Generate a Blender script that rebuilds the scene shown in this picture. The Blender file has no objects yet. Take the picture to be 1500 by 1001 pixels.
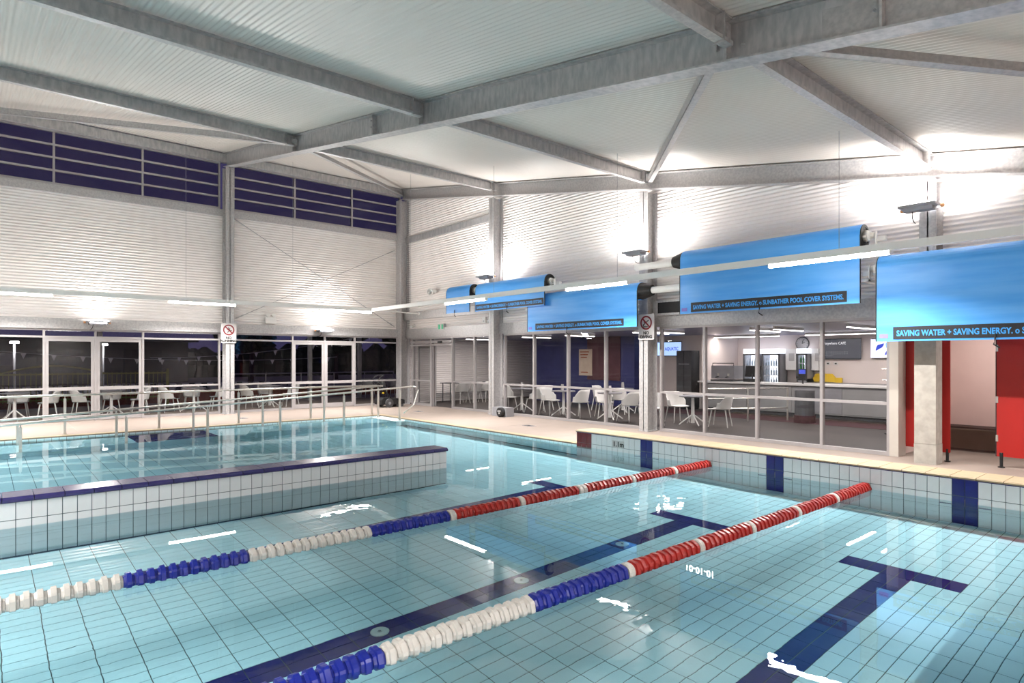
import bpy, math, random
from mathutils import Vector, Matrix
random.seed(7)
# ---------------------------------------------------------------- camera
SC = bpy.context.scene
COL = SC.collection
FPX = 908.0; CX = 750.0; HY = 524.5; CAMH = 1.7
ANG = math.atan((1810 - 750) / FPX)
FW = (math.cos(ANG), math.sin(ANG)); RT = (math.sin(ANG), -math.cos(ANG))
cam_d = bpy.data.cameras.new('camera'); cam = bpy.data.objects.new('camera', cam_d); COL.objects.link(cam)
cam_d.sensor_width = 36.0; cam_d.lens = FPX / 1500 * 36.0
cam_d.shift_y = (HY - 500.5) / 1500.0
cam_d.clip_start = 0.05; cam_d.clip_end = 400
cam.location = (0, 0, CAMH); cam.rotation_euler = (math.pi / 2, 0, ANG - math.pi / 2)
SC.camera = cam
# ---------------------------------------------------------------- world (dusk) and exposure
W = bpy.data.worlds.new('dusk_sky'); SC.world = W; W.use_nodes = True
wn = W.node_tree.nodes; bg = wn['Background']
bg.inputs[0].default_value = (0.16, 0.135, 0.36, 1); bg.inputs[1].default_value = 0.16
SC.view_settings.view_transform = 'Standard'; SC.view_settings.look = 'None'
SC.view_settings.gamma = 1.0; SC.view_settings.use_curve_mapping = False
SC.view_settings.exposure = 0.82
SC.cycles.max_bounces = 14; SC.cycles.diffuse_bounces = 6; SC.cycles.glossy_bounces = 5; SC.cycles.adaptive_threshold = 0.025; SC.cycles.transparent_max_bounces = 12
FLOOD_W = 130.0       # uplight floods
LED_E = 20.0           # linear lamp diffusers
LED_W = 136.0           # light of each linear lamp segment
CAFE_W = 30.0         # cafe linear lamps
# ---------------------------------------------------------------- geometry constants
WX = 12.0; WY = 20.2            # right wall plane, left wall plane
PX = 8.95; PY = 16.5; PY0 = 0.6; PX0 = -7.0   # pool edges
WZ = -0.04; FZ = -1.14          # water, pool floor
PIT = 0.13                      # tile pitch
SLOPE = 0.172
def roof(y): return 4.51 + SLOPE * y
# ---------------------------------------------------------------- materials
MATS = {}
def mat(name, col=(0.8, 0.8, 0.8), rough=0.5, metal=0.0, spec=0.5, noise=0.0, nscale=8.0, stretch=None, bump=0.0, emit=None, estr=0.0, col2=None):
    if name in MATS: return MATS[name]
    m = bpy.data.materials.new(name); m.use_nodes = True; MATS[name] = m
    nt = m.node_tree; b = nt.nodes['Principled BSDF']
    b.inputs['Base Color'].default_value = (*col, 1); b.inputs['Roughness'].default_value = rough
    b.inputs['Metallic'].default_value = metal; b.inputs['Specular IOR Level'].default_value = spec
    if emit: b.inputs['Emission Color'].default_value = (*emit, 1); b.inputs['Emission Strength'].default_value = estr
    tc = nt.nodes.new('ShaderNodeTexCoord')
    mp = nt.nodes.new('ShaderNodeMapping'); nt.links.new(tc.outputs['Object'], mp.inputs[0])
    if stretch: mp.inputs['Scale'].default_value = stretch
    nz = nt.nodes.new('ShaderNodeTexNoise'); nz.inputs['Scale'].default_value = nscale; nz.inputs['Detail'].default_value = 4
    nt.links.new(mp.outputs[0], nz.inputs[0])
    mx = nt.nodes.new('ShaderNodeMix'); mx.data_type = 'RGBA'
    c2 = col2 if col2 else tuple(max(0, c * (1 - noise)) for c in col)
    mx.inputs[6].default_value = (*col, 1); mx.inputs[7].default_value = (*c2, 1)
    rp = nt.nodes.new('ShaderNodeValToRGB'); rp.color_ramp.elements[0].position = 0.35; rp.color_ramp.elements[1].position = 0.65
    nt.links.new(nz.outputs[0], rp.inputs[0]); nt.links.new(rp.outputs[0], mx.inputs[0])
    nt.links.new(mx.outputs[2], b.inputs['Base Color'])
    if bump:
        bp = nt.nodes.new('ShaderNodeBump'); bp.inputs['Strength'].default_value = bump; bp.inputs['Distance'].default_value = 0.005
        nt.links.new(nz.outputs[0], bp.inputs['Height']); nt.links.new(bp.outputs[0], b.inputs['Normal'])
    return m
def glass_mat(name, tint=(1, 1, 1), refl=0.05):
    m = bpy.data.materials.new(name); m.use_nodes = True; MATS[name] = m; nt = m.node_tree
    nt.nodes.remove(nt.nodes['Principled BSDF'])
    t = nt.nodes.new('ShaderNodeBsdfTransparent'); t.inputs[0].default_value = (*tint, 1)
    g = nt.nodes.new('ShaderNodeBsdfGlossy'); g.inputs['Roughness'].default_value = 0.0
    lw = nt.nodes.new('ShaderNodeLayerWeight'); lw.inputs[0].default_value = 0.5
    pw = nt.nodes.new('ShaderNodeMath'); pw.operation = 'POWER'; pw.inputs[1].default_value = 5
    nt.links.new(lw.outputs['Facing'], pw.inputs[0])
    ma = nt.nodes.new('ShaderNodeMath'); ma.operation = 'MULTIPLY_ADD'; ma.inputs[1].default_value = 1 - refl; ma.inputs[2].default_value = refl
    nt.links.new(pw.outputs[0], ma.inputs[0])
    mx = nt.nodes.new('ShaderNodeMixShader'); nt.links.new(ma.outputs[0], mx.inputs[0]); nt.links.new(t.outputs[0], mx.inputs[1]); nt.links.new(g.outputs[0], mx.inputs[2])
    nt.links.new(mx.outputs[0], nt.nodes['Material Output'].inputs[0]); return m
def water_mat(name, tint, amp):
    m = bpy.data.materials.new(name); m.use_nodes = True; MATS[name] = m; nt = m.node_tree
    nt.nodes.remove(nt.nodes['Principled BSDF'])
    tc = nt.nodes.new('ShaderNodeTexCoord')
    n1 = nt.nodes.new('ShaderNodeTexNoise'); n1.inputs['Scale'].default_value = 2.6; n1.inputs['Detail'].default_value = 3.0; n1.inputs['Roughness'].default_value = 0.45
    n2 = nt.nodes.new('ShaderNodeTexNoise'); n2.inputs['Scale'].default_value = 0.33; n2.inputs['Detail'].default_value = 1.0
    nt.links.new(tc.outputs['Object'], n1.inputs[0]); nt.links.new(tc.outputs['Object'], n2.inputs[0])
    rp = nt.nodes.new('ShaderNodeMapRange'); rp.inputs[1].default_value = 0.50; rp.inputs[2].default_value = 0.64; rp.inputs[3].default_value = 0.025; rp.inputs[4].default_value = 1.0
    nt.links.new(n2.outputs[0], rp.inputs[0])
    mu = nt.nodes.new('ShaderNodeMath'); mu.operation = 'MULTIPLY'; nt.links.new(n1.outputs[0], mu.inputs[0]); nt.links.new(rp.outputs[0], mu.inputs[1])
    bp = nt.nodes.new('ShaderNodeBump'); bp.inputs['Strength'].default_value = 1.0; bp.inputs['Distance'].default_value = amp
    nt.links.new(mu.outputs[0], bp.inputs['Height'])
    fr = nt.nodes.new('ShaderNodeFresnel'); fr.inputs[0].default_value = 1.33; nt.links.new(bp.outputs[0], fr.inputs['Normal'])
    rf = nt.nodes.new('ShaderNodeBsdfRefraction'); rf.inputs[0].default_value = (*tint, 1); rf.inputs['Roughness'].default_value = 0.0; rf.inputs['IOR'].default_value = 1.33
    gl = nt.nodes.new('ShaderNodeBsdfGlossy'); gl.inputs['Roughness'].default_value = 0.0
    nt.links.new(bp.outputs[0], rf.inputs['Normal']); nt.links.new(bp.outputs[0], gl.inputs['Normal'])
    mx = nt.nodes.new('ShaderNodeMixShader'); nt.links.new(fr.outputs[0], mx.inputs[0]); nt.links.new(rf.outputs[0], mx.inputs[1]); nt.links.new(gl.outputs[0], mx.inputs[2])
    nt.links.new(mx.outputs[0], nt.nodes['Material Output'].inputs[0]); return m
def M(n): return MATS[n]
mat('galv', (0.50, 0.49, 0.49), 0.42, 0.45, 0.5, nscale=14, col2=(0.36, 0.36, 0.37), stretch=(1, 1, 0.35))
mat('galv_light', (0.46, 0.447, 0.443), 0.45, 0.3, 0.5, nscale=22, col2=(0.36, 0.35, 0.355))
mat('cladding', (0.76, 0.72, 0.70), 0.42, 0, 0.5, 0.03, 1.5)
mat('roof_sheet', (0.62, 0.575, 0.535), 0.38, 0.05, 0.5, 0.03, 0.8)
mat('frame', (0.36, 0.338, 0.338), 0.4, 0.25, 0.5, 0.06, 5)
mat('deck', (0.24, 0.196, 0.168), 0.7, 0, 0.3, 0.06, 3, bump=0.2)
mat('coping', (0.32, 0.25, 0.155), 0.6, 0, 0.3, 0.08, 9, bump=0.2)
mat('coping_pale', (0.46, 0.42, 0.375), 0.5, 0, 0.4, 0.05, 4)
mat('joint', (0.30, 0.27, 0.24), 0.8, 0, 0.2, 0.1, 10)
mat('tile_white', (0.70, 0.70, 0.705), 0.16, 0, 0.5, 0.04, 6)
mat('tile_floor', (0.80, 0.95, 0.98), 0.3, 0, 0.4, 0.04, 4)
mat('tile_navy', (0.012, 0.014, 0.16), 0.16, 0, 0.5, 0.15, 6)
mat('tile_red', (0.16, 0.012, 0.015), 0.18, 0, 0.5, 0.2, 6)
mat('cap_navy', (0.035, 0.03, 0.13), 0.25, 0, 0.5, 0.2, 7)
mat('grout', (0.10, 0.13, 0.14), 0.9, 0, 0.2, 0.2, 12)
mat('grout_light', (0.50, 0.50, 0.50), 0.9, 0, 0.2, 0.2, 12)
mat('steel', (0.62, 0.60, 0.56), 0.28, 0.85, 0.5, 0.1, 12)
mat('white_paint', (0.80, 0.79, 0.77), 0.4, 0, 0.5, 0.03, 5)
mat('white_plastic', (0.70, 0.69, 0.67), 0.4, 0, 0.5, 0.03, 6)
mat('float_white', (0.54, 0.515, 0.48), 0.4, 0, 0.5, 0.06, 12)
mat('float_blue', (0.008, 0.018, 0.25), 0.35, 0, 0.5, 0.2, 12)
mat('float_red', (0.38, 0.015, 0.01), 0.35, 0, 0.5, 0.25, 12)
mat('black', (0.012, 0.012, 0.013), 0.55, 0, 0.4, 0.2, 10)
mat('dark_grey', (0.07, 0.07, 0.075), 0.5, 0, 0.4, 0.2, 6)
mat('mid_grey', (0.27, 0.27, 0.29), 0.5, 0.1, 0.5, 0.1, 6)
mat('cover_blue', (0.05, 0.31, 0.80), 0.38, 0, 0.5, nscale=1.6, stretch=(1, 0.5, 5), col2=(0.10, 0.39, 0.86))
mat('strip_black', (0.02, 0.02, 0.024), 0.5, 0, 0.4, 0.2, 5)
mat('text_cyan', (0.05, 0.33, 0.80), 0.5, 0, 0.4, 0.05, 5)
mat('tag_violet', (0.18, 0.16, 0.55), 0.5, 0, 0.4, 0.1, 20)
mat('cubicle_red', (0.33, 0.009, 0.006), 0.5, 0, 0.4, 0.08, 2)
mat('concrete', (0.36, 0.335, 0.30), 0.8, 0, 0.3, nscale=9, col2=(0.29, 0.27, 0.24), bump=0.3)
mat('pink_wall', (0.66, 0.52, 0.48), 0.6, 0, 0.3, 0.05, 2)
mat('base_brown', (0.34, 0.27, 0.22), 0.7, 0, 0.3, 0.1, 3)
mat('brown_wall', (0.06, 0.035, 0.03), 0.7, 0, 0.3, 0.2, 3)
mat('sign_white', (0.46, 0.445, 0.44), 0.4, 0, 0.5, 0.03, 5)
mat('sign_red', (0.17, 0.004, 0.008), 0.45, 0, 0.5, 0.05, 5)
mat('sign_black', (0.01, 0.01, 0.01), 0.5, 0, 0.5, 0.05, 5)
mat('exit_green', (0.01, 0.22, 0.10), 0.4, 0, 0.5, 0.05, 5, emit=(0.02, 0.5, 0.22), estr=0.25)
mat('led', (1, 1, 1), 0.5, 0, 0.5, emit=(1.0, 0.95, 0.90), estr=LED_E)
mat('lens', (1, 1, 1), 0.5, 0, 0.5, emit=(1.0, 0.96, 0.92), estr=12.0)
mat('cafe_led', (1, 1, 1), 0.5, 0, 0.5, emit=(1.0, 0.93, 0.90), estr=7.0)
mat('digit_led', (1, 1, 1), 0.5, 0, 0.5, emit=(1.0, 0.98, 0.95), estr=9.0)
mat('copper', (0.60, 0.30, 0.14), 0.35, 0.8, 0.5, 0.1, 10)
mat('cafe_wall', (0.76, 0.67, 0.63), 0.6, 0, 0.3, 0.05, 2)
mat('cafe_navy', (0.035, 0.04, 0.16), 0.5, 0, 0.4, 0.25, 2)
mat('cafe_maroon', (0.12, 0.05, 0.06), 0.6, 0, 0.3, 0.2, 2)
mat('cafe_ceiling', (0.17, 0.17, 0.30), 0.35, 0, 0.5, 0.15, 1)
mat('cafe_floor', (0.05, 0.042, 0.04), 0.6, 0, 0.2, 0.15, 2)
mat('carpet', (0.075, 0.035, 0.04), 0.9, 0, 0.2, 0.3, 15)
mat('counter_grey', (0.30, 0.30, 0.30), 0.45, 0, 0.4, 0.1, 2)
mat('screen_blue', (0.3, 0.45, 0.8), 0.3, emit=(0.38, 0.55, 1.0), estr=0.9)
mat('screen_white', (0.7, 0.7, 0.85), 0.3, emit=(0.78, 0.80, 1.0), estr=0.9)
mat('screen_dark', (0.03, 0.032, 0.04), 0.25, 0, 0.5, 0.2, 3, emit=(0.07, 0.07, 0.09), estr=0.5)
mat('logo_blue', (0.01, 0.03, 0.5), 0.3, emit=(0.01, 0.05, 0.5), estr=0.6)
mat('logo_light', (0.1, 0.3, 0.8), 0.3, emit=(0.15, 0.42, 0.95), estr=0.9)
mat('text_white', (0.7, 0.7, 0.7), 0.5, emit=(0.8, 0.8, 0.85), estr=0.6)
mat('fridge_glow', (0.8, 0.85, 0.95), 0.4, emit=(0.85, 0.9, 1.0), estr=1.6)
mat('bottle_green', (0.05, 0.25, 0.08), 0.2, 0, 0.5, 0.1, 9)
mat('bottle_clear', (0.45, 0.55, 0.65), 0.2, 0, 0.5, 0.1, 9)
mat('bottle_dark', (0.10, 0.04, 0.04), 0.2, 0, 0.5, 0.1, 9)
mat('yellow', (0.75, 0.50, 0.02), 0.5, 0, 0.4, 0.05, 4)
mat('poster', (0.62, 0.50, 0.40), 0.6, 0, 0.3, 0.1, 6)
mat('poster_ink', (0.35, 0.10, 0.05), 0.6, 0, 0.3, 0.1, 6)
mat('brick_red', (0.28, 0.07, 0.05), 0.8, 0, 0.2, 0.3, 14)
mat('fence_olive', (0.22, 0.20, 0.05), 0.5, 0, 0.4, 0.1, 6)
mat('outdoor_paving', (0.30, 0.25, 0.21), 0.8, 0, 0.3, 0.15, 2)
mat('outdoor_water', (0.02, 0.05, 0.12), 0.06, 0, 0.5, 0.2, 1)
mat('foliage', (0.025, 0.035, 0.02), 0.9, 0, 0.2, 0.5, 3)
mat('far_wall', (0.07, 0.063, 0.063), 0.8, 0, 0.2, 0.15, 1)
mat('canopy', (0.16, 0.15, 0.32), 0.4, 0, 0.4, 0.1, 1)
mat('flag', (0.75, 0.74, 0.76), 0.7, 0, 0.2, 0.05, 9)
glass_mat('glass', (0.88, 0.88, 0.88), 0.018)
glass_mat('glass_dusk', (0.62, 0.60, 0.68), 0.015)
water_mat('water', (0.745, 0.945, 1.0), 0.005)
# ---------------------------------------------------------------- mesh builder
class MB:
    def __init__(s): s.v = []; s.f = []
    def add(s, vs, fs):
        n = len(s.v); s.v += [tuple(p) for p in vs]; s.f += [tuple(i + n for i in f) for f in fs]; return s
    def box(s, a, b, mtx=None):
        x0, y0, z0 = [min(p, q) for p, q in zip(a, b)]; x1, y1, z1 = [max(p, q) for p, q in zip(a, b)]
        vs = [(x0, y0, z0), (x1, y0, z0), (x1, y1, z0), (x0, y1, z0), (x0, y0, z1), (x1, y0, z1), (x1, y1, z1), (x0, y1, z1)]
        if mtx is not None: vs = [mtx @ Vector(p) for p in vs]
        return s.add(vs, [(0, 3, 2, 1), (4, 5, 6, 7), (0, 1, 5, 4), (1, 2, 6, 5), (2, 3, 7, 6), (3, 0, 4, 7)])
    def tube(s, pts, r, n=10, cap=True):
        pts = [Vector(p) for p in pts]; rs = r if isinstance(r, (list, tuple)) else [r] * len(pts)
        rings = []
        for i, p in enumerate(pts):
            d = (pts[min(i + 1, len(pts) - 1)] - pts[max(i - 1, 0)]).normalized()
            u = d.cross(Vector((0, 0, 1)));
            if u.length < 1e-4: u = Vector((1, 0, 0))
            u.normalize(); w = u.cross(d)
            rings.append([p + (u * math.cos(2 * math.pi * k / n) + w * math.sin(2 * math.pi * k / n)) * rs[i] for k in range(n)])
        vs = [q for rg in rings for q in rg]; fs = []
        for i in range(len(pts) - 1):
            for k in range(n):
                a = i * n + k; b = i * n + (k + 1) % n; fs.append((a, b, b + n, a + n))
        if cap: fs += [tuple(range(n))[::-1], tuple((len(pts) - 1) * n + k for k in range(n))]
        return s.add(vs, fs)
    def prism(s, poly, ext):
        # poly: list of 3d points (planar), extruded by vector ext
        n = len(poly); e = Vector(ext); vs = [Vector(p) for p in poly] + [Vector(p) + e for p in poly]
        fs = [tuple(range(n))[::-1], tuple(range(n, 2 * n))] + [(k, (k + 1) % n, n + (k + 1) % n, n + k) for k in range(n)]
        return s.add(vs, fs)
    def lathe(s, prof, c, axis, n=16, lobes=0, lob=0.0):
        # prof: list of (t, r) along axis through c
        ax = Vector(axis).normalized(); u = ax.orthogonal().normalized(); w = ax.cross(u); c = Vector(c)
        vs = []; fs = []
        for t, r in prof:
            for k in range(n):
                th = 2 * math.pi * k / n; rr = r * (1 + lob * math.cos(lobes * th))
                vs.append(c + ax * t + (u * math.cos(th) + w * math.sin(th)) * rr)
        for i in range(len(prof) - 1):
            for k in range(n):
                a = i * n + k; b = i * n + (k + 1) % n; fs.append((a, b, b + n, a + n))
        fs += [tuple(range(n))[::-1], tuple((len(prof) - 1) * n + k for k in range(n))]
        return s.add(vs, fs)
    def mesh(s, name):
        me = bpy.data.meshes.new(name); me.from_pydata([tuple(p) for p in s.v], [], s.f); me.update(); return me
LABELS = {}
def tag(o, label=None, cat=None, group=None, kind=None):
    if label: o['label'] = label
    if cat: o['category'] = cat
    if group: o['group'] = group
    if kind: o['kind'] = kind
    if label and not group:
        if label in LABELS: print('DUP LABEL', label)
        LABELS[label] = 1
    return o
def link(name, me, m, parent=None, loc=None, smooth=False):
    o = bpy.data.objects.new(name, me)
    COL.objects.link(o)
    if m is not None and len(me.materials) == 0: me.materials.append(M(m))
    if smooth:
        for p in me.polygons: p.use_smooth = True
    if loc is not None: o.location = loc
    if parent is not None:
        o.parent = parent
        if loc is None: o.matrix_parent_inverse = Matrix.Translation(parent.location).inverted()
    return o
def mk(name, mb, m, parent=None, smooth=False, **kw):
    """mesh given in world coordinates"""
    o = link(name, mb.mesh(name), m, parent, None, smooth)
    return tag(o, **kw) if kw else o
def thing(name, label, cat, loc=(0, 0, 0), group=None, kind=None):
    o = bpy.data.objects.new(name, None); COL.objects.link(o); o.location = loc; o.empty_display_size = 0.1
    return tag(o, label, cat, group, kind)
def B(*ab):
    mb = MB()
    for a, b in ab: mb.box(a, b)
    return mb
def copy_tree(o, loc=None, rz=None, parent=None):
    c = o.copy(); COL.objects.link(c)
    if parent is not None: c.parent = parent
    if loc is not None: c.location = loc
    if rz is not None: c.rotation_euler = (0, 0, rz)
    for ch in list(o.children): copy_tree(ch, parent=c)
    return c
def text_mesh(s, size, bold=0.0, depth=0.002, align='LEFT'):
    cu = bpy.data.curves.new('lettering', 'FONT'); cu.body = s; cu.size = size; cu.offset = bold * size; cu.extrude = depth
    cu.align_x = align; cu.resolution_u = 3
    o = bpy.data.objects.new('lettering', cu); COL.objects.link(o)
    dg = bpy.context.evaluated_depsgraph_get(); me = bpy.data.meshes.new_from_object(o.evaluated_get(dg))
    bpy.data.objects.remove(o); bpy.data.curves.remove(cu); return me
RX = Matrix(((0, 0, -1), (-1, 0, 0), (0, 1, 0))).to_4x4()   # text on right wall: x->-Y, y->+Z, z->-X
LX = Matrix(((1, 0, 0), (0, 0, -1), (0, 1, 0))).to_4x4()    # text on left wall: x->+X, y->+Z, z->-Y
def put_text(s, size, pos, mtx, m, parent, bold=0.0, align='LEFT', width=None, name='lettering'):
    me = text_mesh(s, size, bold, 0.0015, align)
    if width:
        xs = [v.co.x for v in me.vertices]; k = width / (max(xs) - min(xs))
        for v in me.vertices: v.co.x *= k
    me.transform(Matrix.Translation(pos) @ mtx); me.materials.clear()
    return link(name, me, m, parent)
def proj(x, y, z):
    d = x * FW[0] + y * FW[1]; s = x * RT[0] + y * RT[1]
    return (CX + FPX * s / d, HY - FPX * (z - CAMH) / d, d) if d > 0.1 else (-1, -1, d)
def area(name, loc, rot, sx, sy, power, col=(1, .95, .9), spread=math.pi, parent=None):
    l = bpy.data.lights.new(name, 'AREA'); l.shape = 'RECTANGLE'; l.size = sx; l.size_y = sy; l.energy = power; l.color = col; l.spread = spread
    o = bpy.data.objects.new(name, l); COL.objects.link(o); o.location = loc; o.rotation_euler = rot
    if parent: o.parent = parent; o.matrix_parent_inverse = Matrix.Translation(parent.location).inverted()
    return o
# ================================================================= STRUCTURE: floor, pool
fl = MB()
fl.box((PX, -3, -0.25), (WX + 0.1, WY, 0)); fl.box((PX0, PY, -0.25), (PX, WY, 0)); fl.box((PX0, -3, -0.25), (PX, PY0, 0))
floor = mk('floor', fl, 'deck', kind='structure', label='cream pool deck paving around the indoor pool')
tr = MB()
tr.box((PX, PY, 0.0), (PX + 0.2, 8.5, 0.012)); tr.box((PX0, PY, 0), (PX + 0.2, PY + 0.2, 0.012))
mk('coping_strip', tr, 'coping', floor)
dj = MB(); dj.box((PX + 0.23, 8.6, 0.0), (PX + 0.25, PY + 0.25, 0.004)); dj.box((PX0, PY + 0.23, 0), (PX + 0.25, PY + 0.25, 0.004))
for k in range(5): dj.box((PX + 0.25, 9.5 + 2.3 * k, 0), (WX - 0.1, 9.51 + 2.3 * k, 0.002))
for k in range(7): dj.box((-5.5 + 2.4 * k, PY + .25, 0), (-5.49 + 2.4 * k, WY - .15, 0.002))
mk('floor_joints', dj, 'joint', floor)
# pool basin: grout backing
pb = MB()
pb.box((PX0, PY0, FZ - 0.2), (PX, PY, FZ - 0.006))
mk_b = mk('pool_basin', pb, 'grout', kind='structure', label='tiled indoor pool basin with navy lane markings')
pw = MB(); pw.box((PX + 0.006, PY0, FZ - .2), (PX + 0.16, PY, -0.012)); pw.box((PX0, PY + 0.006, FZ - .2), (PX, PY + .16, -0.012)); pw.box((PX0, PY0 - .16, FZ - .2), (PX, PY0 - .006, -0.012))
mk('basin_wall', pw, 'grout', mk_b)
# tile helper ---------------------------------------------------
def tile_mesh(name, dx, dy, dz, m):
    mb = MB(); mb.box((-dx / 2, -dy / 2, -dz / 2), (dx / 2, dy / 2, dz / 2)); me = mb.mesh(name); me.materials.append(M(m)); return me
def place_tiles(cells, size, parent, limit=300, name='tile'):
    """cells: list of (x,y,z,material); nearest in frame become objects, the rest one stuff part per material"""
    def key(c):
        px, py, d = proj(c[0], c[1], c[2])
        return d if (d > .1 and -30 < px < 1530 and -30 < py < 1031) else 1000 + abs(d)
    cells = sorted(cells, key=key); rest = {}
    shared = {}
    for i, (x, y, z, m) in enumerate(cells):
        if i < limit and key((x, y, z)) < 1000:
            if m not in shared: shared[m] = tile_mesh(name, *size, m)
            link(name, shared[m], m, parent, (x, y, z))
        else: rest.setdefault(m, MB()).box((x - size[0] / 2, y - size[1] / 2, z - size[2] / 2), (x + size[0] / 2, y + size[1] / 2, z + size[2] / 2))
    for m, mb in rest.items(): tag(mk(name + '_field', mb, m, parent), kind='stuff')
G = 0.007
LANES = (6.79, 4.45, 2.11)
def lane_navy(x, y):
    for c in LANES:
        if abs(y - c) < PIT and x < 6.61: return True
        if abs(y - c) < 4 * PIT and 6.61 <= x < 6.87: return True
    return False
cells = []
nx = int((PX - PX0) / 0.26); ny0 = int((4.45 - PY0) / PIT); ny1 = int((PY - 4.45) / PIT)
for i in range(nx):
    x = PX - 0.26 * (i + .5)
    if x < -3.5: continue
    for j in range(-ny0, ny1):
        y = 4.45 + PIT * (j + .5)
        if 8.13 < y < 8.5 and x < 5.6: continue
        cells.append((x, y, FZ - 0.003, 'tile_navy' if lane_navy(x, y) else 'tile_floor'))
place_tiles(cells, (0.26 - G, PIT - G, 0.008), mk_b, 300, 'floor_tile')
# wall tiles of the long sides (far part of right edge, left edge): too small to pick apart
cells = []
for j in range(int((8.48 - 4.45) / PIT), ny1):
    y = 4.45 + PIT * (j + .5)
    for r in range(4): cells.append((PX + 0.002, y, -0.012 - 0.13 - 0.26 * r, 'tile_floor'))
for mbm in [MB()]:
    for c in cells: mbm.box((c[0] - .004, c[1] - .0615, c[2] - .126), (c[0] + .004, c[1] + .0615, c[2] + .126))
    for i in range(int((PX + 3) / PIT)):
        x = PX - PIT * (i + .5)
        for r in range(4): mbm.box((x - .0615, PY - .002, -.012 - .26 * r - .256), (x + .0615, PY + .006, -.012 - .26 * r - .004))
    tag(mk('side_wall_tiles', mbm, 'tile_floor', mk_b), kind='stuff')
# pool ramp along the left edge
rp = MB(); YR0, YR1 = 15.0, 16.36
def ramp_z(x): return -0.02 - 0.0523 * (9.0 - x)
rp.prism([(9.0, YR0, ramp_z(9.0)), (PX0, YR0, ramp_z(PX0)), (PX0, YR0, FZ), (9.0 - .05, YR0, FZ)], (0, YR1 - YR0, 0))
ramp = mk('pool_ramp', rp, 'tile_floor', label='submerged access ramp along the left pool edge between handrails', cat='ramp')
rb = MB(); rb.prism([(4.1, YR0, ramp_z(4.1) + .004), (2.5, YR0, ramp_z(2.5) + .004), (2.5, YR0, ramp_z(2.5) - .01), (4.1, YR0, ramp_z(4.1) - .01)], (0, YR1 - YR0, 0))
mk('landing_band', rb, 'cap_navy', ramp)
rw = MB()
for i in range(70):
    x = 8.8 - PIT * (i + .5); zt = ramp_z(x) - .02
    rw.box((x - .0615, YR0 - .008, zt - .25), (x + .0615, YR0, zt)); rw.box((x - .0615, YR0 - .008, zt - .51), (x + .0615, YR0, zt - .257))
tag(mk('ramp_side_tiles', rw, 'tile_floor', ramp), kind='stuff')
# separator wall ------------------------------------------------
YS0, YS1, XS1, TOPZ = 8.13, 8.5, 5.6, 0.275
sw = MB(); sw.box((PX0, YS0 + .006, FZ), (XS1 - .006, YS1 - .006, TOPZ - .055))
sep = mk('separator_wall', sw, 'grout', label='low tiled dividing wall with navy cap standing in the pool', cat='pool wall')
cells = []
for i in range(int((XS1 + 3) / PIT)):
    x = XS1 - PIT * (i + .5)
    zt = TOPZ - .055
    for r, h in enumerate((0.18, 0.26, 0.26, 0.26, 0.26, 0.13)):
        cells.append((x, YS0 + .003, zt - h / 2, h)); zt -= h
shared = {}; rest = MB()
for (x, y, z, h) in cells:
    px, py, d = proj(x, y, z)
    if d > .1 and px > -10 and z > -0.5:
        if h not in shared: shared[h] = tile_mesh('wall_tile', PIT - G, .008, h - G, 'tile_white')
        link('wall_tile', shared[h], None, sep, (x, y, z))
    else: rest.box((x - .0615, y - .004, z - h / 2 + .0035), (x + .0615, y + .004, z + h / 2 - .0035))
tag(mk('wall_tile_field', rest, 'tile_white', sep), kind='stuff')
er = MB()
for j in range(3):
    y = YS0 + .062 + .123 * j
    for r in range(5): er.box((XS1 - .006, y - .058, TOPZ - .06 - .25 * r - .243), (XS1, y + .058, TOPZ - .06 - .25 * r))
tag(mk('end_tiles', er, 'tile_white', sep), kind='stuff')
cm = MB(); cw = YS1 - YS0 + .04
prof = [(-cw / 2, -.05), (cw / 2, -.05), (cw / 2, -.012), (cw / 2 - .02, 0), (-cw / 2 + .03, 0), (-cw / 2, -.025)]
cm.prism([(-.1265, y, z) for y, z in prof], (.253, 0, 0)); capme = cm.mesh('cap_tile'); capme.materials.append(M('cap_navy'))
for i in range(36):
    link('cap_tile', capme, None, sep, (XS1 + .02 - .26 * (i + .5), (YS0 + YS1) / 2, TOPZ))
# raised end wall -----------------------------------------------
YE = 8.477
ew = MB(); ew.box((PX + .006, PY0, FZ), (PX + .5, YE - .006, TOPZ - .03))
endw = mk('raised_end_wall', ew, 'grout', label='raised white tiled turning wall at the end of the lanes', cat='pool wall')
cells = []; shared = {}; rest = {}
hs = (0.21, 0.26, 0.26, 0.26, 0.26, 0.13)
jmax = int(round((YE - 4.45) / PIT))
for j in range(int(-(4.45 - PY0) / PIT), jmax):
    y = 4.45 + PIT * (j + .5); zt = TOPZ - .03
    for r, h in enumerate(hs):
        z = zt - h / 2; zt -= h
        m = 'tile_white'
        if j >= jmax - 3 and r < 2: m = 'tile_red'
        for c in LANES:
            if abs(y - c) < PIT: m = 'tile_navy'
        px, py, d = proj(PX, y, z)
        hh = h - G
        if m == 'tile_red' and r == 1: hh = 0.10; z = zt + h - .05
        if d > .1 and px < 1510 and r < 3 and py < 1001:
            k = (round(hh, 3), m)
            if k not in shared: shared[k] = tile_mesh('wall_tile', .008, PIT - G, hh, m)
            link('wall_tile', shared[k], None, endw, (PX + .002, y, z))
        else: rest.setdefault(m, MB()).box((PX - .002, y - .0615, z - hh / 2), (PX + .006, y + .0615, z + hh / 2))
for m, mb in rest.items(): tag(mk('wall_tile_field', mb, m, endw), kind='stuff')
for c in LANES:
    for s in (-1, 1):
        y = c + s * 1.5 * PIT
        mk('waterline_mark', B(((PX - .008, y - .06, -.23), (PX + .0, y + .06, -.17))), 'cap_navy', endw)
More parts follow.
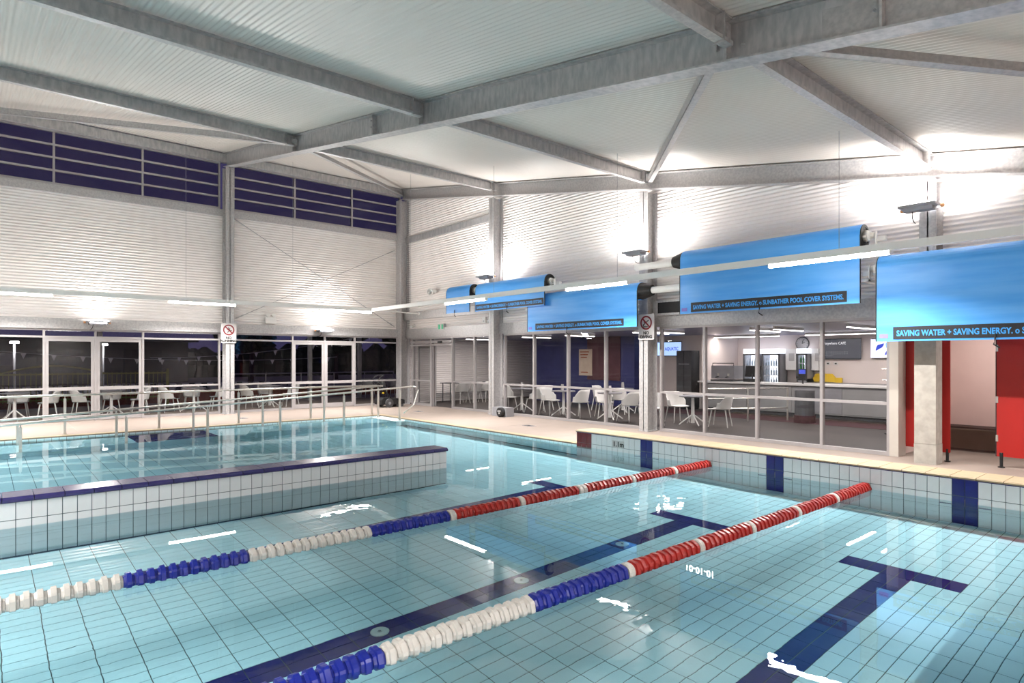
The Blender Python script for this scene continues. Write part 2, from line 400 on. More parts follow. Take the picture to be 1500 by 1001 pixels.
cpm = MB(); cpm.prism([(-.02, -.1265, -.03), (.5, -.1265, -.03), (.5, -.1265, -.008), (.49, -.1265, 0), (0, -.1265, 0), (-.02, -.1265, -.012)], (0, .253, 0))
cpme = cpm.mesh('coping_tile'); cpme.materials.append(M('coping'))
for i in range(30): link('coping_tile', cpme, None, endw, (PX, YE + .02 - .26 * (i + .5), TOPZ))
nose = MB(); nose.box((PX - .012, PY0, TOPZ - .042), (PX + .006, YE, TOPZ - .03)); mk('nosing_line', nose, 'cap_navy', endw)
pl = mk('depth_plaque', B(((PX - .006, 7.29, .035), (PX - .001, 7.56, .165))), 'sign_white', endw)
put_text('1.1m', .125, (PX - .0075, 7.55, .058), RX, 'sign_black', pl, bold=.03, width=.235)
# water ---------------------------------------------------------
wt = MB(); wt.add([(PX0, PY0, WZ), (PX + .005, PY0, WZ), (PX + .005, PY + .005, WZ), (PX0, PY + .005, WZ)], [(0, 1, 2, 3)])
mk('pool_water', wt, 'water', smooth=True, label='clear pale turquoise water filling the indoor pool', cat='water', kind='stuff')
bpy.data.objects['pool_water'].cycles.is_caustics_caster = True
for o_ in [mk_b, sep, endw, ramp]:
    for c_ in [o_] + list(o_.children_recursive): c_.cycles.is_caustics_receiver = True
# inlet covers on the lane line
for i, (x, lb) in enumerate(((2.42, 'round white floor inlet cover nearest the camera on navy lane line'), (3.93, 'round white floor inlet cover in the middle of navy lane line'), (5.43, 'round white floor inlet cover nearest the T end of lane line'))):
    t = thing('inlet_cover', lb, 'drain cover', (x, 4.45, FZ), 'floor inlet covers')
    mb = MB(); mb.lathe([(0, .075), (.012, .075), (.016, .066), (.016, .02), (.02, .018), (.02, .001)], (x, 4.45, FZ), (0, 0, 1), 20); mk('cover_plate', mb, 'white_plastic', t)
    mb = MB(); mb.lathe([(0, .012), (.006, .012), (.007, .001)], (x, 4.45, FZ + .02), (0, 0, 1), 10); mk('screw', mb, 'mid_grey', t)
# ================================================================= WALLS
def corr_wall(axis, c, a0, a1, z0, z1, face, limit=None, pitch=.078, amp=.013):
    """horizontal corrugated sheet: axis 'x' = wall plane Y=c running in X; axis 'y' = plane X=c running in Y. face = -1"""
    mb = MB(); n = int((z1 - z0) / pitch * 6); vs = []; fs = []
    for i in range(n + 1):
        z = z0 + (z1 - z0) * i / n; o = c + face * amp * math.sin(2 * math.pi * (z - z0) / pitch)
        s = a0 if limit is None else max(a0, limit(z)); e = a1
        if s > e: s = e
        vs += [(s, o, z), (e, o, z)] if axis == 'x' else [(o, s, z), (o, e, z)]
        if i: k = 2 * i; fs.append((k - 2, k - 1, k + 1, k))
    mb.add(vs, fs); return mb
XL0 = -7.0
wl = mk('wall_left', corr_wall('x', WY, XL0, WX, 2.75, 6.03, -1), 'cladding', kind='structure', smooth=True, label='white corrugated cladding of the left hall wall')
wr = mk('wall_right', corr_wall('y', WX, -3, WY, 2.75, 7.75, -1, lambda z: (z - 4.25) / SLOPE), 'cladding', kind='structure', smooth=True, label='white corrugated cladding of the right hall wall')
mk('wall_back', B(((XL0, -3.1, -.2), (WX, -3, 4.3))), 'cladding', kind='structure', label='white wall behind the camera')
mk('wall_side', MB().prism([(XL0, -3, -.2), (XL0, WY, -.2), (XL0, WY, 8), (XL0, -3, 4.0)], (-.1, 0, 0)), 'cladding', kind='structure', label='white side wall at the shallow end of the hall')
# ceiling: corrugated sheet with ribs running down the slope
mb = MB(); n = int((WX + .2 - XL0) / .076 * 6); vs = []; fs = []
for i in range(n + 1):
    x = XL0 + (WX + .2 - XL0) * i / n; dz = .009 * math.sin(2 * math.pi * x / .076)
    vs += [(x, -3.1, roof(-3.1) + dz), (x, WY + .15, roof(WY + .15) + dz)]
    if i: k = 2 * i; fs.append((k - 2, k, k + 1, k - 1))
mb.add(vs, fs); mk('ceiling', mb, 'roof_sheet', kind='structure', smooth=True, label='white corrugated sloping roof sheeting')
# trims: horizontal galvanised beams on the walls
mk('trim_1', B(((XL0, WY - .12, 2.47), (WX - .2, WY + .05, 2.75))), 'galv_light', kind='structure', label='galvanised lintel beam above left glazing')
mk('trim_2', B(((XL0, WY - .10, 6.03), (WX - .2, WY + .05, 6.24))), 'galv_light', kind='structure', label='galvanised beam under the clerestory windows')
mk('trim_3', B(((XL0, WY - .14, 7.68), (WX - .1, WY + .05, 7.93))), 'galv', kind='structure', label='galvanised eave beam above the clerestory windows')
mk('trim_4', B(((WX - .08, 3.85, 2.42), (WX + .06, WY - .2, 2.75))), 'galv_light', kind='structure', label='galvanised lintel beam above right glazing')
mk('trim_5', B(((WX - .16, 14.75, 3.08), (WX - .01, WY - .2, 3.36))), 'galv_light', kind='structure', label='galvanised upper door beam in the far right bay')
mk('trim_6', B(((WX - .07, 14.75, 5.93), (WX - .012, WY - .2, 6.14))), 'galv', kind='structure', label='galvanised girt across the far right bay')
# ---- glazing helpers
def window(n, name, axis, c, spans, z0, z1, mid=None, transom=None, doors=(), glass='glass', label='', t=.05, d=.1, louvre=0):
    """spans: list of (a0,a1) panes. frame members individually, panes individually."""
    root = thing(name, label, None, (0, 0, 0), kind='structure')
    del_keys = [k for k in ('category',) if k in root.keys()]
    def bx(a0, a1, u0, u1, dd=d, off=0):
        return B(((a0, c - dd / 2 + off, u0), (a1, c + dd / 2 + off, u1))) if axis == 'x' else B(((c - dd / 2 + off, a0, u0), (c + dd / 2 + off, a1, u1)))
    def pane(p, a0, a1, u0, u1): mk('pane', bx(a0, a1, u0, u1, .012), glass, p)
    A0 = min(s[0] for s in spans); A1 = max(s[1] for s in spans)
    mk('head_rail', bx(A0, A1, z1 - t, z1), 'frame', root)
    if not doors or louvre: mk('sill_rail', bx(A0, A1, z0, z0 + t * 1.3), 'frame', root)
    for a in sorted({round(s[0], 3) for s in spans} | {round(s[1], 3) for s in spans}): mk('mullion', bx(a - t / 2, a + t / 2, z0, z1, d * 1.05), 'frame', root)
    for i, (a0, a1) in enumerate(spans):
        b0, b1 = a0 + t / 2, a1 - t / 2
        if louvre:
            hh = (z1 - z0 - 2 * t) / louvre
            for k in range(louvre):
                u0 = z0 + t + hh * k
                if k: mk('louvre_rail', bx(b0, b1, u0 - .025, u0 + .025), 'frame', root)
                pane(root, b0, b1, u0 + .02, u0 + hh - .02)
            continue
        top = z1 - t
        if transom:
            mk('transom', bx(b0, b1, transom, transom + t), 'frame', root); pane(root, b0, b1, transom + t, z1 - t); top = transom
        if i in doors:
            dr = thing('door', None, None); dr.parent = root
            st = .075
            for q0, q1 in ((b0, b0 + st), (b1 - st, b1)): mk('stile', bx(q0, q1, .02, top, .06), 'frame', dr)
            mk('top_rail', bx(b0 + st, b1 - st, top - .09, top, .06), 'frame', dr)
            mk('mid_rail', bx(b0 + st, b1 - st, mid - .03, mid + .06, .06), 'frame', dr)
            mk('bottom_rail', bx(b0 + st, b1 - st, .02, .16, .06), 'frame', dr)
            pane(dr, b0 + st, b1 - st, .16, mid - .03); pane(dr, b0 + st, b1 - st, mid + .06, top - .09)
        else:
            if doors: mk('sill_rail', bx(b0, b1, z0, z0 + t * 1.3), 'frame', root)
            if mid:
                mk('mid_rail', bx(b0, b1, mid, mid + t), 'frame', root); pane(root, b0, b1, z0 + t, mid); pane(root, b0, b1, mid + t, top)
            else: pane(root, b0, b1, z0 + t, top)
    return root
window(1, 'window_1', 'x', WY, [(-2.6, -.6), (-.6, 1.24), (1.24, 2.365), (2.365, 3.49), (3.49, 5.52)], 0, 2.47, .86, 2.23, (2, 3), label='glazed wall with double doors left of the steel column')
window(2, 'window_2', 'x', WY, [(5.93, 7.78), (7.78, 8.885), (8.885, 9.99), (9.99, 11.8)], 0, 2.47, .86, 2.23, (1, 2), label='glazed wall with double doors between column and hall corner')
window(3, 'window_3', 'x', WY, [(-2.63, -.6), (-.6, 1.45), (1.45, 3.48), (3.48, 5.52)], 6.24, 7.68, louvre=4, glass='glass_dusk', label='clerestory louvre windows left of the steel column')
window(4, 'window_4', 'x', WY, [(5.93, 7.85), (7.85, 9.88), (9.88, 11.8)], 6.24, 7.68, louvre=4, glass='glass_dusk', label='clerestory louvre windows right of the steel column')
w5 = window(5, 'window_5', 'y', WX, [(14.75, 15.82), (15.82, 17.03)], 0, 2.42, .88, label='two full height panes beside the open sliding door')
w6 = window(6, 'window_6', 'y', WX, [(9.15, 10.35), (10.35, 11.67), (11.67, 13.02), (13.02, 14.32)], 0, 2.42, .88, label='four bay glazing in front of the cafe tables')
w7 = window(7, 'window_7', 'y', WX, [(3.92, 5.05), (5.05, 6.33), (6.33, 7.53), (7.53, 8.66)], 0, 2.42, .88, label='four bay glazing in front of the cafe counter')
# sliding door bay (Y 17.03 .. 19.7)
dr = thing('door_1', 'open automatic glass sliding door with green exit sign above', None, (WX, 18.3, 0), kind='structure')
mk('frame_head', B(((WX - .05, 17.03, 2.36), (WX + .05, 19.7, 2.42)), ((WX - .05, 17.03, 2.12), (WX + .05, 19.7, 2.18))), 'frame', dr)
mk('track_rail', B(((WX - .06, 17.06, 2.22), (WX + .06, 19.66, 2.30))), 'frame', dr)
for y in (18.31, 19.55): mk('jamb', B(((WX - .055, y - .05, 0), (WX + .055, y + .05, 2.4))), 'frame', dr)
mk('sidelight_rail', B(((WX - .05, 18.36, .86), (WX + .05, 19.5, .91))), 'frame', dr)
mk('sill_rail', B(((WX - .05, 18.36, 0), (WX + .05, 19.5, .07))), 'frame', dr)
mk('pane', B(((WX - .006, 18.36, .07), (WX + .006, 19.5, .86))), 'glass', dr); mk('pane', B(((WX - .006, 18.36, .91), (WX + .006, 19.5, 2.12))), 'glass', dr)
lf = thing('door_leaf', None, None, (WX + .1, 18.8, 0)); lf.parent = dr; lf.location = (.1, .5, 0)
mk('stile', B(((WX + .07, 18.22, .02), (WX + .12, 18.28, 2.12)), ((WX + .07, 19.3, .02), (WX + .12, 19.36, 2.12)), ((WX + .07, 18.28, .02), (WX + .12, 19.3, .1)), ((WX + .07, 18.28, 2.06), (WX + .12, 19.3, 2.12))), 'frame', dr)
mk('pane', B(((WX + .09, 18.28, .1), (WX + .1, 19.3, 2.06))), 'glass', dr)
bpy.data.objects.remove(lf)
mk('door_sensor', B(((WX - .12, 17.6, 2.2), (WX - .06, 17.8, 2.27))), 'black', dr)
# ---- steel columns (H sections)
def column(name, x, y, z1, along, label, z0=0.0, m='galv_light', dep=.36, fw=.24):
    t = thing(name, label, 'column', (x, y, z0), 'hall portal columns')
    tf = .02
    if along == 'y':   # against left wall: flanges face -Y/+Y
        mk('flange', B(((x - fw / 2, y - dep / 2, z0), (x + fw / 2, y - dep / 2 + tf, z1))), m, t); mk('flange', B(((x - fw / 2, y + dep / 2 - tf, z0), (x + fw / 2, y + dep / 2, z1))), m, t)
        mk('web', B(((x - .01, y - dep / 2, z0), (x + .01, y + dep / 2, z1))), m, t); bp = ((x - fw * .7, y - dep * .6, z0), (x + fw * .7, y + dep * .5, z0 + .025))
    else:
        mk('flange', B(((x - dep / 2, y - fw / 2, z0), (x - dep / 2 + tf, y + fw / 2, z1))), m, t); mk('flange', B(((x + dep / 2 - tf, y - fw / 2, z0), (x + dep / 2, y + fw / 2, z1))), m, t)
        mk('web', B(((x - dep / 2, y - .01, z0), (x + dep / 2, y + .01, z1))), m, t); bp = ((x - dep * .55, y - fw * .6, z0), (x + dep * .5, y + fw * .6, z0 + .025))
    mk('base_plate', B(bp), 'galv', t); return t
column('steel_column', 5.72, WY - .24, roof(WY - .4) - .42, 'y', 'steel column carrying the no running sign on left wall')
column('steel_column', WX - .17, WY - .2, roof(WY - .3) - .45, 'x', 'steel column in the far corner of the hall', fw=.36)
column('steel_column', WX - .2, 14.53, roof(14.53) - .5, 'x', 'steel column on right wall beside the open sliding door')
column('steel_column', WX - .2, 8.9, roof(8.9) - .5, 'x', 'steel column behind the no diving sign on right wall')
column('steel_column', WX - .2, 3.24, roof(3.24) - .5, 'x', 'upper steel column above the concrete pillar on right wall', z0=2.7)
t = thing('concrete_pillar', 'square grey concrete pillar in front of the red cubicles', 'pillar', (11.65, 3.24, 0))
mk('shaft', B(((11.49, 3.09, .32), (11.81, 3.39, 2.7))), 'concrete', t); mk('plinth', B(((11.486, 3.086, 0), (11.814, 3.394, .315))), 'concrete', t)
# ---- rafters
def ibeam(name, x, y0, y1, dep, fw, off, label, m='galv'):
    """rafter in the roof slope at X=x; top flange at roof - off"""
    t = thing(name, label, 'beam', (x, y0, roof(y0) - off - dep), 'roof rafters')
    def sl(xa, xb, ta, tb): return MB().prism([(xa, y0, roof(y0) - off - ta), (xa, y1, roof(y1) - off - ta), (xa, y1, roof(y1) - off - tb), (xa, y0, roof(y0) - off - tb)], (xb - xa, 0, 0))
    mk('top_flange', sl(x - fw / 2, x + fw / 2, 0, .02), m, t); mk('bottom_flange', sl(x - fw / 2, x + fw / 2, dep - .02, dep), m, t); mk('web', sl(x - .008, x + .008, .02, dep - .02), m, t)
    return t
r1 = ibeam('roof_rafter', 5.72, -3, WY - .1, .42, .22, .015, 'deep galvanised rafter crossing overhead from the left column')
for y, w in ((10.63, .02), (9.0, .02), (3.3, .02), (14.6, .02), (1.9, .02)):
    zt = roof(y) - .035
    mk('stiffener_plate', B(((5.62, y - w / 2, zt - .38), (5.82, y + w / 2, zt))), 'galv_light', r1)
    for dz in (.10, .22): mk('bolt', MB().lathe([(0, .014), (.014, .014), (.015, .002)], (5.63, y + .045, zt - dz), (-1, 0, 0), 6), 'mid_grey', r1)
mk('splice_plate', MB().prism([(5.708 - .012, 1.2, roof(1.2) - .12), (5.696, 2.4, roof(2.4) - .12), (5.696, 2.4, roof(2.4) - .40), (5.696, 1.2, roof(1.2) - .40)], (.012, 0, 0)), 'galv_light', r1)
ibeam('roof_rafter', WX - .12, -3, WY - .1, .38, .2, .03, 'galvanised rafter along the top of the right wall', 'galv_light')
ibeam('roof_rafter', -.6, -3, WY - .1, .42, .2, .015, 'galvanised rafter above the camera left of the view')
# ---- tie beams at gridlines (C sections running in X)
def tie(y, x0, x1, label, dep=.27):
    z = roof(y) - .03
    t = thing('tie_beam', label, 'beam', ((x0 + x1) / 2, y, z - dep), 'roof tie beams')
    mk('web', B(((x0, y, z - dep), (x1, y + .012, z))), 'galv', t); mk('bottom_flange', B(((x0, y - .085, z - dep), (x1, y, z - dep + .012))), 'galv_light', t)
    mk('top_flange', B(((x0, y - .085, z - .012), (x1, y, z))), 'galv', t); mk('lip', B(((x0, y - .085, z - dep + .012), (x1, y - .076, z - dep + .04))), 'galv', t)
    for x in (x0 + .1, x1 - .1): mk('end_cleat', B(((x - .09, y - .1, z - dep - .02), (x - .078, y + .02, z))), 'galv_light', t)
for y, nm in ((14.55, 'far'), (8.95, 'middle'), (3.3, 'nearest')):
    tie(y, -.5, 5.62, nm + ' galvanised tie beam on the left of the deep rafter'); tie(y, 5.82, WX - .22, nm + ' galvanised tie beam between deep rafter and right wall')
def brace(p, q, label, dep=.14, w=.1):
    p = Vector((p[0], p[1], roof(p[1]) - .2)); q = Vector((q[0], q[1], roof(q[1]) - .2)); d = q - p
    side = d.cross(Vector((0, 0, 1))).normalized() * w / 2
    t = thing('roof_brace', label, 'brace', tuple(p), 'diagonal roof braces')
    for nm, s0, s1, z0, z1 in (('leg_flange', -1, -.8, -dep / 2, dep / 2), ('sole_flange', -1, 1, -dep / 2, -dep / 2 + .014)):
        a = [p + side * s0 + Vector((0, 0, z0)), p + side * s1 + Vector((0, 0, z0)), p + side * s1 + Vector((0, 0, z1)), p + side * s0 + Vector((0, 0, z1))]
        mk(nm, MB().prism(a, d), 'galv_light', t)
brace((5.72, 14.5), (11.8, 20.0), 'diagonal roof brace running into the far corner')
brace((5.72, 14.5), (-.5, 20.0), 'diagonal roof brace running to the left eave')
brace((5.72, 3.4), (11.8, 8.85), 'diagonal roof brace between deep rafter and no diving column')
brace((5.72, 3.2), (11.8, -2.4), 'diagonal roof brace at the top right of the view')
# ---- X rods on left wall
for i, (a, b, lb) in enumerate((((5.94, 6.0), (11.55, 2.85), 'thin bracing rod falling towards the corner on left wall'), ((5.94, 2.9), (11.55, 5.65), 'thin bracing rod rising towards the corner on left wall'))):
    t = thing('bracing_rod', lb, 'rod', (a[0], WY - .06, a[1]), 'cross bracing rods')
    P0 = Vector((a[0], WY - .06 - .02 * i, a[1])); P1 = Vector((b[0], WY - .06 - .02 * i, b[1]))
    mk('rod', MB().tube([P0, P1], .009, 6), 'mid_grey', t)
    for f in (.03, .97): c = P0.lerp(P1, f); mk('turnbuckle', MB().tube([c - (P1 - P0).normalized() * .12, c + (P1 - P0).normalized() * .12], .02, 8), 'galv', t)
# ================================================================= LINEAR LIGHTS (suspended loop)
ZL = 3.235; XB = 9.85; YA = 18.65
def led_run(axis, c, a0, a1, lit, label, wires):
    t = thing('linear_light', label, 'light fixture', ((a0 + a1) / 2 if axis == 'x' else c, c if axis == 'x' else (a0 + a1) / 2, ZL), 'suspended linear lights')
    def bx(u0, u1, w, z0, z1): return B(((u0, c - w, z0), (u1, c + w, z1))) if axis == 'x' else B(((c - w, u0, z0), (c + w, u1, z1)))
    mk('channel', bx(a0, a1, .04, ZL, ZL + .11), 'white_paint', t)
    for l0, l1 in lit:
        df = mk('diffuser', bx(l0, l1, .036, ZL - .055, ZL), 'led', t)
        mid_ = (l0 + l1) / 2; L_ = l1 - l0
        al = area('diffuser_light', (mid_, c, ZL - .065) if axis == 'x' else (c, mid_, ZL - .065), (0, 0, 0), L_ if axis == 'x' else .06, .06 if axis == 'x' else L_, LED_W, (1, .958, .925), math.radians(140), t)
        al.data.cycles.is_caustics_light = True
        for e in (l0, l1): mk('end_cap', bx(e - .008, e + .008, .042, ZL - .06, ZL + .02), 'white_paint', df)
    for u in wires:
        p = (u, c) if axis == 'x' else (c, u)
        mk('suspension_wire', MB().tube([(p[0], p[1], ZL + .1), (p[0], p[1], roof(p[1]) - .05)], .004, 5), 'mid_grey', t)
    return t
led_run('x', YA, -6.5, XB - .045, [(-3.0, -1.3), (-.4, 1.32), (3.82, 5.54), (8.05, 9.82)], 'suspended white linear light running beside the left wall', [4.25, 7.2, 0.2])
led_run('y', XB, -2.5, YA, [(12.52, 14.34), (7.92, 9.64), (3.2, 4.99), (-1.5, .3)], 'suspended white linear light running beside the blue pool covers', [16.2, 12.2, 8.2, 3.9])
led_run('y', -2.2, -1.7, YA - .045, [(1.0, 2.8), (5.6, 7.4), (10.2, 12.0), (14.8, 16.6)], 'added unseen white linear light over the shallow end of the hall', [3, 9, 15])  # run added out of view to brighten the pool
led_run('x', -1.8, -2.16, XB - .06, [(-1.2, .5), (2.6, 4.3)], 'added unseen white linear light behind the camera', [0, 4.5, 8])  # unseen run, added to light the near part of the pool
t = thing('strut_pipe', 'thin white stay pipe from linear light corner to far column', 'pipe', (XB, YA, ZL + .05)); mk('pipe', MB().tube([(XB, YA, ZL + .05), (WX - .3, YA + .05, ZL + .02)], .022, 8), 'white_paint', t); mk('end_flange', MB().lathe([(0, .05), (.015, .05)], (WX - .3, YA + .05, ZL + .02), (1, 0, 0), 12), 'white_paint', t)
# ================================================================= FLOOD UPLIGHTS
def flood(x, y, z, face, label, power=FLOOD_W * .8):
    """face 'x': bracket to the +X side ; 'y': bracket to the +Y side"""
    t = thing('floodlight', label, 'floodlight', (x, y, z), 'upward floodlights')
    w, l, h = (.20, .26, .07)
    R = Matrix.Translation((x, y, z)) @ (Matrix.Rotation(0 if face == 'x' else math.pi / 2, 4, 'Z'))
    body = MB(); body.box((-w, -l, -.02), (w, l, .02), R); body.prism([R @ Vector(p) for p in ((-w * .7, -l * .8, -.02), (w * .7, -l * .8, -.02), (w * .5, -l * .8, -h), (-w * .5, -l * .8, -h))], R.to_3x3() @ Vector((0, l * 1.6, 0)))
    mk('housing', body, 'mid_grey', t)
    mk('lens', MB().box((-w * .9, -l * .9, .02), (w * .9, l * .9, .026), R), 'lens', t)
    for s in (-1, 1): mk('pivot', MB().lathe([(-.02, .028), (.02, .028), (.03, .018)], R @ Vector((.1, s * (l + .02), -.01)), R.to_3x3() @ Vector((0, s, 0)), 10), 'copper', t)
    mk('bracket', MB().box((.1, -.03, -.05), (.30, .03, -.02), R), 'galv', t)
    mk('cable', MB().tube([R @ Vector(p) for p in ((.0, .1, -.07), (.05, .12, -.16), (.2, .14, -.2), (.3, .15, -.2))], .008, 6), 'black', t)
    tl = math.radians(38)
    rot = (math.pi, tl * (1 if x > 0 else -1), 0) if face == 'x' else (math.pi + tl, 0, 0)
    area('flood_beam', (x, y, z + .07), rot, .36, .46, power, (1, .958, .925), math.radians(165), t)
flood(11.45, 14.55, 4.13, 'x', 'grey upward floodlight above the far blue pool covers')
flood(11.45, 8.98, 4.13, 'x', 'grey upward floodlight on the no diving column')
flood(11.45, 3.3, 4.13, 'x', 'grey upward floodlight at right above the concrete pillar')
flood(11.45, -2.3, 3.6, 'x', 'added grey upward floodlight on right wall outside the view')  # added out of view for its light on the roof
flood(2.38, WY - .34, 2.66, 'y', 'upward floodlight above the left double doors', FLOOD_W * .7)
flood(8.75, WY - .34, 2.62, 'y', 'upward floodlight above the double doors near the corner', FLOOD_W * .7)
flood(-4.0, WY - .34, 2.66, 'y', 'added upward floodlight on left wall outside the view', FLOOD_W * .7)  # unseen fixture, added to light the hall
flood(-6.5, 9.0, 4.1, 'x', 'added unseen upward floodlight on the shallow end side wall'); flood(-6.5, 3.0, 3.8, 'x', 'added unseen upward floodlight on side wall behind the camera')  # both added out of view to brighten the hall
# ================================================================= POOL COVER ROLLERS
R0 = .2
def roller(y0, y1, zc, xa, zb, label, strip=None, txt=True, left='disc', right='disc', pipe=(0, 0), hook=None):
    """y0 > y1 : left (far) and right (near) ends of the sheet. zb bottom of flap"""
    t = thing('pool_cover_roller', label, 'pool cover', (xa, (y0 + y1) / 2, zb), 'blue pool cover rollers')
    xf = xa - R0; th = .012
    pts = [(xf, zb)] + [(xf, zb + (zc - zb) * k / 6) for k in range(1, 6)] + [(xa + R0 * math.cos(a), zc + R0 * math.sin(a)) for a in [math.pi - math.pi * 1.6 * k / 22 for k in range(23)]]
    inn = [(xf + th, zb)] + [(xf + th, zb + (zc - zb) * k / 6) for k in range(1, 6)] + [(xa + (R0 - th) * math.cos(a), zc + (R0 - th) * math.sin(a)) for a in [math.pi - math.pi * 1.6 * k / 22 for k in range(23)]]
    mb = MB(); n = len(pts); vs = []; fs = []
    for y in (y0, y1):
        vs += [(x, y, z) for x, z in pts] + [(x, y, z) for x, z in inn]
    for i in range(n - 1):
        fs += [(i, i + 1, 2 * n + i + 1, 2 * n + i), (n + i, 3 * n + i, 3 * n + i + 1, n + i + 1), (i, n + i, n + i + 1, i + 1), (2 * n + i, 2 * n + i + 1, 3 * n + i + 1, 3 * n + i)]
    fs += [(0, 2 * n, 3 * n, n), (n - 1, 2 * n - 1, 4 * n - 1, 3 * n - 1)]
    mb.add(vs, fs); cov = mk('cover_sheet', mb, 'cover_blue', t)
    # wound inner coil
    mk('wound_coil', MB().lathe([(0, R0 - .02), (y0 - y1 - .01, R0 - .02)], (xa, y1 + .005, zc), (0, 1, 0), 28), 'black', t)
    mk('pipe', MB().tube([(xa, y0 + pipe[0], zc), (xa, y1 - pipe[1], zc)], .075, 18), 'white_paint', t, smooth=False)
    for y in (y0 + .004, y1 - .012): mk('edge_trim', B(((xf - .003, y, zb), (xf + .02, y + .012, zc))), 'black', t)
    for side, y, s in ((left, y0, 1), (right, y1, -1)):
        if side == 'cone': mk('end_cone', MB().lathe([(0, R0 - .005), (.06, R0 - .02), (.2, R0 * .72), (.28, R0 * .6), (.285, .07)], (xa, y, zc), (0, s, 0), 24), 'black', t, smooth=False)
        else:
            mk('end_disc', MB().lathe([(0, R0 - .004), (.015, R0 - .004), (.016, R0 * .75), (.004, R0 * .74), (.004, .05)], (xa, y, zc), (0, s, 0), 28), 'black', t)
            mk('bearing', MB().lathe([(0, .10), (.06, .095), (.07, .05), (.16, .045), (.165, .02)], (xa, y + s * .0, zc), (0, s, 0), 16), 'steel', t)
            if side == 'disc': mk('gear_bracket', B(((xa - .03, y + s * .17, zc - .2), (xa + .02, y + s * .19, zc + .06)), ((xa - .03, y + s * .17, zc - .2), (WX - .03, y + s * .30, zc - .16)), ((xa + .05, y + s * .17, zc - .1), (xa + .14, y + s * .3, zc - .02))), 'white_paint', t)
    if strip:
        s0, s1, h = strip
        st = mk('text_strip', B(((xf - .006, s0, zb + .03), (xf - .001, s1, zb + .03 + h))), 'strip_black', t)
        if txt: put_text(txt, h * .62, (xf - .0075, s0 - .05, zb + .03 + h * .27), RX, 'text_cyan', st, bold=.03, width=(s0 - s1) - .1)
        mk('maker_tag', B(((xf - .005, y0 - .04, zb + .05), (xf - .001, y0 - .17, zb + .12))), 'tag_violet', t)
    mk('hem', B(((xf - .004, y0 - .01, zb), (xf + .016, y1 + .01, zb + .015))), 'black' if strip and strip[0] >= y0 - .02 else 'cover_blue', t)
    if hook:
        mk('pull_strap', MB().tube([(xf - .01, hook, zb + .09), (xf - .02, hook, zb + .02), (xf - .01, hook + .02, zb - .07), (xf, hook - .05, zb - .12)], .012, 6), 'black', t)
TX = 'SAVING WATER + SAVING ENERGY. \u25CF SUNBATHER POOL COVER SYSTEMS.'
TX = TX.replace('\u25CF ', 'o ')
roller(16.06, 14.85, 3.72, 11.25, 3.08, 'small far blue pool cover roller near the sliding door', None, None, 'disc', 'plain', (.1, .1), 15.6)
roller(14.56, 11.62, 3.69, 11.25, 3.06, 'second blue pool cover roller from the far corner', (14.54, 11.64, .17), TX, 'plain', 'disc', (.1, .1), 13.1)
roller(12.38, 8.73, 3.21, 11.36, 2.405, 'low blue pool cover roller left of the no diving sign', (12.07, 9.1, .17), TX, 'disc', 'cone', (.1, 1.3), 10.9)
roller(7.52, 4.05, 3.74, 11.25, 2.61, 'high blue pool cover roller above the cafe counter glazing', (7.26, 4.25, .19), TX, 'cone', 'disc', (1.3, .1), 5.78)
roller(3.81, .1, 3.18, 11.3, 1.965, 'nearest blue pool cover roller hanging over the red cubicles', (3.57, .4, .2), TX, 'disc', 'disc', (.1, .1), 2.25)
# ================================================================= SIGNS, CLOCK, SMALL WALL FITTINGS
def sign(name, label, pos, mtx, w, h, lines, figure):
    t = thing(name, label, 'sign', tuple(pos))
    T = Matrix.Translation(pos) @ mtx
    def bx(a, b, m, nm): return mk(nm, MB().box(a, b, T), m, t)
    # rounded board
    r = .03; pts = []
    for cx, cy, a0 in ((w / 2 - r, h / 2 - r, 0), (-w / 2 + r, h / 2 - r, 90), (-w / 2 + r, -h / 2 + r, 180), (w / 2 - r, -h / 2 + r, 270)):
        for k in range(5): a = math.radians(a0 + 22.5 * k); pts.append(T @ Vector((cx + r * math.cos(a), cy + r * math.sin(a), 0)))
    mk('board', MB().prism(pts, T.to_3x3() @ Vector((0, 0, .012))), 'sign_white', t)
    cy = h * .16; ro, ri = w * .37, w * .285
    ring = MB(); n = 32
    for k in range(n):
        a, b = 2 * math.pi * k / n, 2 * math.pi * (k + 1) / n
        ring.prism([T @ Vector((q * math.cos(c), cy + q * math.sin(c), .013)) for q, c in ((ri, a), (ro, a), (ro, b), (ri, b))], T.to_3x3() @ Vector((0, 0, .003)))
    mk('red_ring', ring, 'sign_red', t)
    def bar(p, q, wd, m, nm, z=.0135):
        p = Vector((p[0] * w, cy + p[1] * w, z)); q = Vector((q[0] * w, cy + q[1] * w, z)); d = (q - p).normalized(); s = Vector((-d.y, d.x, 0)) * wd * w / 2
        mk(nm, MB().prism([T @ (p + s), T @ (q + s), T @ (q - s), T @ (p - s)], T.to_3x3() @ Vector((0, 0, .003))), m, t)
    for p, q, wd in figure: bar(p, q, wd, 'sign_black', 'pictogram_limb')
    bar((-.235, .235), (.235, -.235), .075, 'sign_red', 'red_slash', .016)
    for k, s in enumerate(lines):
        me = text_mesh(s, .1, .045, .0015, 'CENTER'); me.transform(T @ Matrix.Translation((0, -h * .29 - .09 * k, .0145))); me.materials.clear(); link('lettering', me, 'sign_black', t)
    return t
run_fig = [((-.03, .16), (.0, .16), .09), ((-.03, .10), (.05, -.03), .09), ((-.02, .09), (.10, .08), .04), ((-.04, .08), (-.12, .0), .04), ((.05, -.03), (.16, -.06), .05), ((.16, -.06), (.19, -.01), .04), ((.03, -.04), (-.05, -.12), .05), ((-.05, -.12), (-.06, -.2), .045)]
